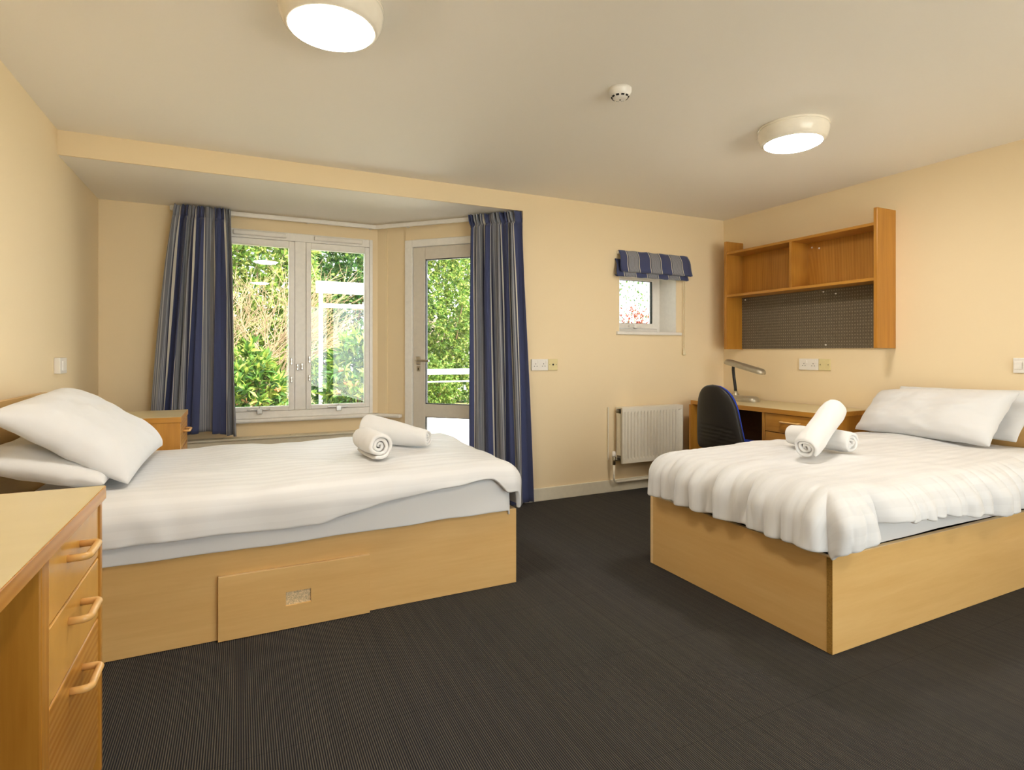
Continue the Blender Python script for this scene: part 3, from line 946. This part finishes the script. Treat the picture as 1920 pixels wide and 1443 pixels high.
# ------------------------------------------------------------------ beds
def nz3(x, y, z): return noise.noise(Vector((x, y, z)))
FT = .37          # frame height
def bed(name, label, head_x, foot_x, y0, y1, headtop, rot=0):
    sgn = 1 if foot_x > head_x else -1
    t_ = thing(name, ((head_x + foot_x) / 2, (y0 + y1) / 2, 0), label, 'bed')
    lo, hi = min(head_x, foot_x), max(head_x, foot_x)
    fx0, fx1 = (hi - .022, hi) if sgn > 0 else (lo, lo + .022)
    hx0, hx1 = (lo, lo + .026) if sgn > 0 else (hi - .026, hi)
    ins0, ins1 = (lo + .026, hi - .022) if sgn > 0 else (lo + .022, hi - .026)
    fp = bbox('foot_panel', 'beech_y', t_, fx0, fx1, y0 + .024, y1 - .0, .003, FT, .0012)
    sp = bbox('side_panel', 'beech', t_, (ins0 if sgn > 0 else lo), (hi if sgn > 0 else ins1), y0, y0 + .022, .003, FT, .0012)
    bbox('side_panel', 'beech', t_, ins0, ins1, y1 - .022, y1, .003, FT, .0012)
    # pale edge band along the tops
    ex = MB().box(fx0 + .0005, fx1 - .0005, y0 + .025, y1, FT, FT + .0012); ex.build('edge_band', 'beech_edge', fp)
    ex = MB().box((ins0 if sgn > 0 else lo) + .0005, (hi if sgn > 0 else ins1) - .0005, y0 + .0005, y0 + .0215, FT, FT + .0012); ex.build('edge_band', 'beech_edge', sp)
    bbox('base_deck', 'deck', t_, ins0, ins1, y0 + .022, y1 - .022, FT - .06, FT - .022, .006)
    # headboard with rounded top corners
    pts = [(y0 + .01, .0), (y1 - .01, .0)]
    rr = .07
    for k in range(9):
        a = k / 8 * PI / 2
        pts.append((y1 - .01 - rr + rr * math.cos(a), headtop - rr + rr * math.sin(a)))
    for k in range(9):
        a = PI / 2 + k / 8 * PI / 2
        pts.append((y0 + .01 + rr + rr * math.cos(a), headtop - rr + rr * math.sin(a)))
    b = MB()
    A_ = [b.bm.verts.new((hx0, p, q)) for p, q in pts]; B_ = [b.bm.verts.new((hx1, p, q)) for p, q in pts]
    b.bm.faces.new(A_); b.bm.faces.new(B_[::-1])
    for k in range(len(pts)):
        k2 = (k + 1) % len(pts); b.bm.faces.new((A_[k], A_[k2], B_[k2], B_[k]))
    b.build('headboard', 'beech_y', t_)
    return t_, fp, sp
lbed, lfp, lsp = bed('bed', 'pale beech bed frame with a storage drawer on the left side of the room', XL + .017, 1.246, 2.54, 3.585, .955)
rbed, rfp, rsp = bed('bed', 'pale beech bed frame without a drawer on the right side of the room', XR - .017, 2.026, 1.405, 2.462, .80)
# drawer front on the left bed with its cut-out pull
dx0, dx1, dz0, dz1, dy = -.078, .517, .004, .258, 2.52
px0, px1, pz0, pz1 = .172, .271, .099, .156
b = MB()
b.box(dx0, px0, dy, 2.539, dz0, dz1); b.box(px1, dx1, dy, 2.539, dz0, dz1)
b.box(px0, px1, dy, 2.539, dz0, pz0); b.box(px0, px1, dy, 2.539, pz1, dz1)
dr = b.build('drawer', 'beech', lbed, weld=.0001)
MB().box(px0, px1, dy + .010, 2.539, pz0, pz1).build('finger_pull', 'chip', dr)
MB().box(dx0, dx1, dy + .0005, 2.538, dz1, dz1 + .0012).build('edge_band', 'beech_edge', dr)
MB().box(2.0252, 2.0262, 2.440, 2.458, .004, FT - .002).build('edge_band', 'beech_edge', rfp)
# raw corner strip on the right bed
MB().box(2.0245, 2.0262, 1.4052, 1.4285, .004, FT - .002).build('corner_edge', 'chip_dark', rsp)

def drape(name, mat, core, ztop, r, drops, label, cat, crown=.0, fold=.0, foldf=9., puff=.0, top_wr=.004, seed=0., thick=.012, res=.0125, flare=.08, zfun=None, pnorm=5., uvy=0.0, foldp=.3):
    """cloth laid over a rectangle: core = (x0,x1,y0,y1) outer faces; drops = {side: fn(s)->cloth length past the core edge}"""
    x0, x1, y0, y1 = core
    X0 = x0 + (r if 'x0' in drops else 0); X1 = x1 - (r if 'x1' in drops else 0)
    Y0 = y0 + (r if 'y0' in drops else 0); Y1 = y1 - (r if 'y1' in drops else 0)
    def axis(lo, hi, d0, d1):
        out_ = []
        m0 = 22 if d0 else 0; m1 = 22 if d1 else 0
        for k in range(m0): out_.append((lo, -(1 - k / m0)))
        n_ = max(3, int((hi - lo) / (res * 1.7)))
        for k in range(n_ + 1): out_.append((lo + (hi - lo) * k / n_, 0.0))
        for k in range(1, m1 + 1): out_.append((hi, k / m1))
        return out_
    ax = axis(X0, X1, 'x0' in drops, 'x1' in drops); ay = axis(Y0, Y1, 'y0' in drops, 'y1' in drops)
    def cloth(i, j):
        a, wa = ax[i]; c, wc = ay[j]
        ex = 0.0; ey = 0.0
        if wa < 0: ex = wa * drops['x0'](c)
        if wa > 0: ex = wa * drops['x1'](c)
        if wc < 0: ey = wc * drops['y0'](a)
        if wc > 0: ey = wc * drops['y1'](a)
        return a, c, ex, ey
    def pt(i, j):
        a, c, ex, ey = cloth(i, j)
        d = (abs(ex) ** pnorm + abs(ey) ** pnorm) ** (1 / pnorm) if (ex or ey) else 0.0
        L = math.hypot(ex, ey)
        dx, dy_ = (ex / L, ey / L) if L > 1e-9 else (0, 0)
        q = r * PI / 2
        if d < q: h_, v_ = r * math.sin(d / r), r * (1 - math.cos(d / r))
        else: h_, v_ = r + flare * (d - q), r + (d - q)
        X, Y = a + dx * h_, c + dy_ * h_
        cxn = (a - (x0 + x1) / 2) / ((x1 - x0) / 2); cyn = (c - (y0 + y1) / 2) / ((y1 - y0) / 2)
        z = ztop + crown * (1 - cxn ** 2) * (1 - cyn ** 2) - v_
        if zfun: z += zfun(a, c)
        # creases on the flat
        z += top_wr * (nz3(X * 3 + seed, Y * 9, seed) + .6 * nz3(X * 9, Y * 14 + seed, 3 + seed))
        z += puff * nz3(X * 2.2 + seed * 2, Y * 2.6, 7.)
        if d > 0 and fold:
            g = min(1, d / .16)
            s1_ = nz3((a + dx * .10) * foldf + seed, (c + dy_ * .10) * foldf, d * 1.6 + seed)
            s2_ = nz3((a + dx * .1) * foldf * 2.3 + seed, (c + dy_ * .1) * foldf * 2.3, d * 2.2 + 5)
            s_ = (1 - 2.4 * abs(s1_)) * .85 + foldp * (.55 - 1.9 * abs(s2_))
            X += dx * fold * g * s_; Y += dy_ * fold * g * s_
            z += .25 * fold * g * s_ * (1 - min(1, d / .2))
        return Vector((X, Y, z))
    b = MB()
    b.grid(pt, len(ax), len(ay), lambda i, j: ((cloth(i, j)[0] + cloth(i, j)[2]), (cloth(i, j)[1] + cloth(i, j)[3] + uvy)))
    o = b.build(name, mat, None, smooth=True)
    tag(o, label, cat)
    m = o.modifiers.new('thick', 'SOLIDIFY'); m.thickness = thick; m.offset = -1
    sb = o.modifiers.new('sub', 'SUBSURF'); sb.levels = 1; sb.render_levels = 1
    return o

def lin(pts):
    def f(s):
        if s <= pts[0][0]: return pts[0][1]
        for (a, p), (c, q) in zip(pts, pts[1:]):
            if s <= c: return p + (q - p) * (s - a) / (c - a)
        return pts[-1][1]
    return f
def vdrop(r, z_top, f):        # hem height -> cloth length
    def g(s):
        v = max(.005, z_top - f(s))
        if v < r: return r * math.acos(max(-1, 1 - v / r))
        return r * PI / 2 + v - r
    return g

# mattresses in fitted sheets
def mattress(label, x0, x1, y0, y1, top, seed, near):
    r = .05
    lo = lambda s: FT + .010
    dr_ = {k: vdrop(r, top, lo) for k in ('x0', 'x1', 'y1')}
    dr_['y0'] = vdrop(r, top, near)
    return drape('mattress', 'sheet', (x0, x1, y0, y1), top, r, dr_, label, 'mattress', .01, .006, 4., .004, .003, seed, .01, .02, .04)
mattress('white sheeted mattress showing under the duvet edge of the left bed', XL + .06, 1.215, 2.520, 3.55, .545, 1.3, lambda s: .360 + .008 * nz3(s * 4, 1, 1) + .012 * max(0, (s - .2) / 1.0))
mattress('white sheeted mattress showing under the duvet edge of the right bed', 2.080, XR - .06, 1.432, 2.39, .530, 4.1, lambda s: FT + .004)

# duvets
TL = .612
r = .10
hem = lin([(-.8, .43), (-.44, .428), (-.1, .432), (.3, .425), (.55, .485), (.77, .505), (1.0, .53), (1.11, .535), (1.17, .47), (1.22, .41), (1.27, .395)])
dv_left = drape('duvet', 'duvet', (-.60, 1.268, 2.486, 3.610), TL, r,
      {'y0': vdrop(r, TL, lambda s: hem(s) + .006 * nz3(s * 5, 0, 1)), 'y1': vdrop(r, TL, lambda s: .44), 'x1': vdrop(r, TL, lambda s: .388)},
      'white sateen duvet spread over the left bed', 'duvet', .012, .020, 3.2, .016, .009, 2.2, .022, .0125, .02,
      lambda a, c: .018 * max(0, (c - 3.0) / .5), 5., .0)
TR = .608
hemr = lin([(1.95, .40), (2.10, .405), (2.2, .475), (2.35, .482), (2.5, .462), (2.66, .47), (2.85, .445), (3.04, .423), (3.3, .412), (3.6, .40), (4.0, .40)])
dv_right = drape('duvet', 'duvet', (1.985, 3.93, 1.352, 2.430), TR, .12,
      {'y0': vdrop(.12, TR, lambda s: .006 + hemr(s) + .014 * nz3(s * 16, 0, 1) + .01 * nz3(s * 40, 1, 1)), 'y1': vdrop(.12, TR, lambda s: .50), 'x0': vdrop(.12, TR, lambda s: .402 + .006 * nz3(s * 9, 4, 1))},
      'white sateen striped duvet bunched over the foot of the right bed', 'duvet', .012, .040, 9., .018, .008, 6.4, .020, .0075, .02,
      lambda a, c: 0, 5., .012, .9)

bpy.context.view_layer.update()
_dg = bpy.context.evaluated_depsgraph_get()
def top_of(o, x, y):
    ev = o.evaluated_get(_dg)
    hit, loc, _, _ = ev.ray_cast(Vector((x, y, 2)) - o.location, Vector((0, 0, -1)))
    return (loc + o.location).z if hit else .6
# pillows
def pillow(label, corners, th, seed, back=.40):
    """corners: bottom-near, bottom-far, top-far, top-near"""
    c = [Vector(k) for k in corners]
    nu = nv = 44
    n0 = ((c[1] - c[0]).cross(c[3] - c[0])).normalized()
    def mk(side):
        def f(i, j):
            s = i / (nu - 1); v = j / (nv - 1)
            u_ = 2 * s - 1; w_ = 2 * v - 1
            pu = .5 + .5 * u_ * (1 - .035 * (1 - w_ ** 2)) ; pv = .5 + .5 * w_ * (1 - .045 * (1 - u_ ** 2))
            p = c[0].lerp(c[1], pu).lerp(c[3].lerp(c[2], pu), pv)
            e = (max(0, 1 - abs(u_) ** 3.6) ** .5) * (max(0, 1 - abs(w_) ** 3.2) ** .5)
            h_ = th * e * (1 + .18 * nz3(u_ * 1.5 + seed, w_ * 1.5, seed))
            h_ += .010 * e * nz3(u_ * 3.5 + seed, w_ * 3.5, seed + 3) + .005 * e * nz3(u_ * 9, w_ * 6 + seed, seed)
            ed = (1 - e) * .010 * nz3(u_ * 4 + seed, w_ * 4, 9)
            return p + n0 * (side * h_ * (1.0 if side > 0 else back) + ed)
        return f
    b = MB()
    b.grid(mk(1), nu, nv); b.grid(mk(-1), nu, nv)
    o = b.build('pillow', 'sheet', None, smooth=True, weld=.0004)
    tag(o, label, 'pillow')
    s_ = o.modifiers.new('sub', 'SUBSURF'); s_.levels = 1; s_.render_levels = 1
    return o
zp = top_of(dv_left, -.40, 3.0) + .016
pillow('white pillow at the front of the left bed head, leaning on another', [(-.390, 2.63, zp), (-.360, 3.46, zp + .03), (-.780, 3.33, .972), (-.790, 2.50, .940)], .110, 1.)
pillow('white pillow lying underneath at the left bed head', [(-.455, 2.565, zp + .022), (-.455, 3.30, zp + .022), (-.848, 3.30, .775), (-.848, 2.53, .775)], .066, 5., .95)
zp = top_of(dv_right, 3.70, 2.0) + .008
za, zb = top_of(dv_right, 3.70, 2.38) + .016, top_of(dv_right, 3.68, 1.66) + .010
pillow('white pillow at the front of the right bed head', [(3.705, 2.42, za), (3.675, 1.64, zb), (3.875, 1.585, .930), (3.895, 2.36, .895)], .105, 3.)
pillow('white pillow tucked behind another at the right bed head', [(3.870, 2.35, zp + .005), (3.860, 1.60, zp + .005), (3.966, 1.50, .945), (3.972, 2.28, .93)], .040, 8.)

# ------------------------------------------------------------------ rolled towels
def towel_roll(label, p, q, r0, r1, turns, seed, flat=1.0, flap=0.0):
    p, q = Vector(p), Vector(q)
    d = (q - p).normalized()
    u = Vector((0, 0, 1)).cross(d).normalized(); w = d.cross(u).normalized()
    L = (q - p).length
    n = int(turns * 26); m_ = 26
    th = .0125
    def ctr(k, r_):
        f = k / n
        rad = r_ * (.10 + .90 * f ** .85)
        a = 2 * PI * turns * f + seed
        return rad, a
    def surf(side):
        def f(i, j):
            v = j / (m_ - 1)
            e = 2 * v - 1
            r_ = r0 + (r1 - r0) * v
            r_ *= 1 - .10 * abs(e) ** 6
            rad, a = ctr(i, r_)
            lay = r_ * .9 / turns * .86
            rad = max(.002, rad + (0 if side > 0 else -lay))
            ends = .010 * nz3(a * .6 + seed, 3, seed) * abs(e) ** 3 + (.014 * (i / n) - .012) * e
            ww = .005 * nz3(a * 1.1, v * 3, seed) + .003 * nz3(a * 3, v * 9, seed)
            pos = p + d * (L * v + ends) + u * (rad + ww) * math.cos(a) + w * (rad + ww) * math.sin(a) * flat
            return pos
        return f
    b = MB()
    A_ = b.grid(surf(1), n + 1, m_); B_ = b.grid(surf(-1), n + 1, m_)
    for i in range(n):
        for j in (0, m_ - 1): b.bm.faces.new((A_[i][j], A_[i + 1][j], B_[i + 1][j], B_[i][j]))
    for j in range(m_ - 1):
        for i in (0, n): b.bm.faces.new((A_[i][j], A_[i][j + 1], B_[i][j + 1], B_[i][j]))
    o = b.build('rolled_towel', 'terry', None, smooth=True)
    tag(o, label, 'towel')
    s_ = o.modifiers.new('sub', 'SUBSURF'); s_.levels = 1; s_.render_levels = 1
    return o
def zc(o, x, y, r): return top_of(o, x, y) + r + .002
towel_roll('small white rolled towel with spiral end facing the viewer on the left bed', (.617, 2.755, zc(dv_left, .617, 2.755, .078)), (.580, 3.03, zc(dv_left, .58, 3.03, .078)), .074, .074, 3, 5.2)
towel_roll('large white rolled towel lying behind a smaller roll on the left bed', (.645, 3.26, zc(dv_left, .645, 3.26, .096)), (.935, 2.995, zc(dv_left, .935, 2.995, .052)), .098, .052, 3, 5.9)
z0 = zc(dv_right, 2.43, 1.82, .054)
towel_roll('large white rolled towel propped up at a slant on the right bed', (2.415, 1.815, z0), (2.815, 1.940, z0 + .166), .066, .064, 3, 3.9)
z1 = zc(dv_right, 2.725, 1.96, .060)
towel_roll('smaller white rolled towel lying under a slanted one on the right bed', (2.735, 1.79, z1), (2.714, 2.13, z1), .062, .062, 3, 3.0)

# ------------------------------------------------------------------ garden seen through the windows
structure(MB().box(-12, 20, 5.3, 30, -.35, -.25).build('floor_garden', 'soil'))
pv = MB().prism([ang(.1, .14), ang(1.6, .14), (13.5, 4.0), (13.5, 10.3), (1.9, 10.3)], -.16, -.06)
structure(pv.build('floor_terrace', 'paving'))
structure(MB().box(-8, 12, -14, YF - .16, -.18, -.08).build('floor_patio_fill', 'paving'))  # unseen pale ground added to bounce light up to the ceiling

def leaves_mesh(name, mat, parent, centers, dirs, length, width, seed, tint_lo=0., tint_hi=1.):
    """one bent leaf per (center, direction): six verts"""
    rng = np.random.default_rng(seed)
    n = len(centers)
    d = dirs / np.linalg.norm(dirs, axis=1, keepdims=True)
    up = rng.normal(size=(n, 3)) * .5 + np.array([0, -.35, .9])
    side = np.cross(d, up); side /= np.linalg.norm(side, axis=1, keepdims=True) + 1e-9
    nn = np.cross(side, d)
    L = length * rng.uniform(.7, 1.25, (n, 1)); Wd = width * rng.uniform(.75, 1.2, (n, 1))
    p0 = centers
    p1 = centers + d * L * .45 + side * Wd * .5 + nn * L * .06
    p2 = centers + d * L * .45 - side * Wd * .5 + nn * L * .06
    p3 = centers + d * L - nn * L * .10
    pm = centers + d * L * .5 - nn * Wd * .05
    co = np.stack([p0, p1, pm, p2, p3], 1).reshape(-1, 3)
    org = np.array(origin_of(parent))
    co -= org
    base = (np.arange(n) * 5)[:, None]
    tri = np.concatenate([base + np.array([[0, 1, 2]]), base + np.array([[0, 2, 3]]), base + np.array([[1, 4, 2]]), base + np.array([[2, 4, 3]])], 1).reshape(-1)
    me = bpy.data.meshes.new(name)
    me.vertices.add(n * 5); me.vertices.foreach_set('co', co.reshape(-1).astype(np.float32))
    nt = n * 4
    me.loops.add(nt * 3); me.loops.foreach_set('vertex_index', tri.astype(np.int32))
    me.polygons.add(nt); me.polygons.foreach_set('loop_start', (np.arange(nt) * 3).astype(np.int32))
    me.update(calc_edges=True)
    at = me.attributes.new('tint', 'FLOAT', 'POINT')
    at.data.foreach_set('value', np.repeat(rng.uniform(tint_lo, tint_hi, n), 5).astype(np.float32))
    me.materials.append(M[mat])
    o = bpy.data.objects.new(name, me)
    C.objects.link(o); o.parent = parent
    return o

def shrub(name, label, cat, c, rad, mat, n_cl, per, length, width, seed, group=None, bark='bark_dark', buds=0, tint=(0., 1.), shell=.55):
    """c = ground point, rad = (rx, ry, height)"""
    rng = np.random.default_rng(seed)
    t_ = thing(name, (c[0], c[1], -.25), label, cat, group)
    v = rng.normal(size=(n_cl, 3)); v /= np.linalg.norm(v, axis=1, keepdims=True)
    rr_ = rng.uniform(shell, 1.0, (n_cl, 1)) ** .5
    lump = 1 + .22 * np.sin(v[:, :1] * 7 + seed) * np.sin(v[:, 2:] * 6 + v[:, 1:2] * 5)
    p = v * rr_ * lump
    P = np.empty_like(p)
    P[:, 0] = c[0] + p[:, 0] * rad[0]; P[:, 1] = c[1] + p[:, 1] * rad[1]
    P[:, 2] = -.2 + rad[2] * (.5 + .5 * p[:, 2])
    cen = np.repeat(P, per, 0)
    dr_ = rng.normal(size=(n_cl * per, 3)) * .75 + np.repeat(v, per, 0) * .7 + np.array([0, 0, .15])
    leaves_mesh('foliage', mat, t_, cen, dr_, length, width, seed + 1, *tint)
    rnd = random.Random(seed)
    for k in range(7):
        b = MB()
        q = P[rnd.randrange(n_cl)]
        a = Vector((c[0] + rnd.uniform(-.12, .12), c[1] + rnd.uniform(-.12, .12), -.25)); e = Vector(q)
        mid = a.lerp(e, .5) + Vector((rnd.uniform(-.15, .15), rnd.uniform(-.15, .15), .1))
        b.tube([a, mid, e], [.03, .02, .008], 6)
        b.build('stem', bark, t_, smooth=True)
    if buds:
        front = [q for q in P if q[1] < c[1] - .2]
        for k in range(min(buds, len(front))):
            b = MB()
            q = front[rnd.randrange(len(front))]
            for h_ in range(6):
                e = Vector(q) + Vector((rnd.uniform(-.05, .05), rnd.uniform(-.06, -.01), rnd.uniform(.01, .07)))
                b.tube([Vector(q), Vector(q).lerp(e, .6), e], [.004, .014, .003], 5)
            b.build('flower_bud', 'bud', t_, smooth=True)
    return t_
shrub('rhododendron', 'rhododendron with long leaves and peach buds low outside the left window pane', 'shrub', (.10, 6.5), (.42, .36, 1.35), 'leaf_rhodo', 380, 9, .12, .04, 11, None, 'bark_dark', 12)
shrub('rhododendron', 'rhododendron with pale buds outside the right window pane', 'shrub', (1.28, 6.5), (.42, .36, 1.65), 'leaf_rhodo', 460, 9, .12, .04, 23, None, 'bark_dark', 12)
shrub('leafy_tree', 'tall yellow-green leafy tree filling the top of the left window pane', 'tree', (.1, 9.3), (1.05, .55, 4.0), 'leaf_light', 4200, 6, .10, .047, 31, None, 'bark', 0, (.1, 1.))
shrub('leafy_tree', 'dense darker green tree behind the right window pane', 'tree', (1.65, 10.9), (.85, .6, 4.2), 'leaf_dark', 3600, 6, .10, .047, 47, None, 'bark_dark', 0, (0., 1.))
shrub('leafy_tree', 'light green tree filling the glazed door above the railing', 'tree', (4.0, 12.6), (1.0, .75, 4.7), 'leaf_light', 4200, 6, .095, .045, 53, None, 'bark_dark', 0, (0., .9))
shrub('hedge_plant', 'low green bush under the railing beyond the glazed door', 'shrub', (3.45, 11.15), (.60, .42, 1.25), 'leaf_light', 1000, 7, .07, .035, 61, None, 'bark_dark', 0, (.0, .8))
shrub('hedge_plant', 'low green bush farther right under the railing, partly behind the long curtain', 'shrub', (4.95, 11.15), (.60, .42, 1.15), 'leaf_light', 900, 7, .07, .035, 67, None, 'bark_dark', 0, (.1, .9))
shrub('background_tree', 'dark evergreen tree furthest back behind the garden shrubs at the left', 'tree', (.2, 14.6), (2.3, 1.0, 6.0), 'leaf_dark', 5200, 6, .15, .07, 71, None, 'bark_dark', 0, (.1, .9))
shrub('background_tree', 'dark tree far behind the light green tree of the glazed door', 'tree', (5.3, 15.3), (1.5, .9, 5.6), 'leaf_dark', 3000, 6, .14, .065, 97, None, 'bark_dark', 0, (.1, .9))
shrub('russet_shrub', 'russet red bush at the bottom of the small square window', 'shrub', (8.6, 10.95), (.75, .40, 2.45), 'leaf_red', 800, 7, .06, .035, 83)
shrub('sapling', 'thin pale leafed sapling seen through the small square window', 'tree', (9.3, 12.2), (.95, .5, 4.4), 'leaf_dark', 420, 6, .08, .034, 89, None, 'bark', 0, (.3, 1.), .2)

# twiggy bare bush
tw = thing('twiggy_bush', (.1, 7.75, -.25), 'bare twiggy bush with pale branches behind the rhododendron of the left window pane', 'shrub')
b = MB()
rnd = random.Random(5)
def grow(p, d, L, r_, depth):
    q = p + d * L
    mid = p.lerp(q, .5) + Vector((rnd.uniform(-1, 1), rnd.uniform(-1, 1), rnd.uniform(-1, 1))) * L * .08
    b.tube([p, mid, q], [r_, r_ * .85, r_ * .7], 5, False)
    if depth == 0: return
    for k in range(rnd.choice((2, 3, 3))):
        nd = (d + Vector((rnd.uniform(-.6, .8), rnd.uniform(-.3, .3), rnd.uniform(-.35, .5)))).normalized()
        grow(p.lerp(q, rnd.uniform(.55, 1)), nd, L * rnd.uniform(.6, .85), r_ * .62, depth - 1)
for k in range(5):
    grow(Vector((-.2 + k * .1, 7.75, -.25)), Vector((rnd.uniform(-.15, .3), rnd.uniform(-.1, .1), 1)).normalized(), .95, .024, 5)
b.build('branches', 'bark', tw, smooth=True)

# railing of the terrace
rl = thing('railing', (6.0, 10.1, -.06), 'white terrace railing with flat top rail outside the glazed door', 'railing')
MB().box(1.95, 10.5, 10.02, 10.18, .745, .845, .015).build('top_rail', 'rail', rl)
MB().tube([(1.97, 10.1, .61), (10.5, 10.1, .61)], .014, 8).build('wire', 'rail', rl, smooth=True)
for x in (1.97, 4.75, 6.2, 8.0, 10.4): MB().box(x - .03, x + .03, 10.07, 10.13, -.06, .75, .004).build('post', 'rail', rl)
MB().lathe([(0, .075), (.036, .064), (.066, .02), (.066, -.02), (.036, -.064), (0, -.075)], (1.96, 10.1, .87), 20).build('end_knob', 'rail', rl, smooth=True)
# white frame built outdoors in place of a reflection in the glass
pg = thing('reflection_frame', (1.5, 7.2, -.25), 'white bars standing in for a reflection in the right window pane', 'reflection stand-in')
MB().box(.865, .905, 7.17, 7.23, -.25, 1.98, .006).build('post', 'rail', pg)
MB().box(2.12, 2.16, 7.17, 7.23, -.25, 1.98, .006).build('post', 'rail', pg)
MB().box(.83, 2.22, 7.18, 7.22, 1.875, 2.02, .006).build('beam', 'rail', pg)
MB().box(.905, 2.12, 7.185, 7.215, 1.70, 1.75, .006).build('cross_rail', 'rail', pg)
# neighbouring building
nb = thing('house', (7.0, 18.5, -.25), 'distant white house with a brown roof far beyond the railing', 'house')
bbox('wall', 'rail', nb, 5.6, 8.4, 17.5, 20, -.25, 1.5, .01)
b = MB()
va = [b.bm.verts.new(k) for k in ((5.3, 17.1, 1.45), (8.7, 17.1, 1.45), (8.7, 20.4, 1.45), (5.3, 20.4, 1.45), (5.3, 18.75, 2.4), (8.7, 18.75, 2.4))]
for f in ((0, 1, 5, 4), (2, 3, 4, 5), (1, 2, 5), (3, 0, 4), (0, 3, 2, 1)): b.bm.faces.new([va[k] for k in f])
b.build('roof', 'brick', nb)
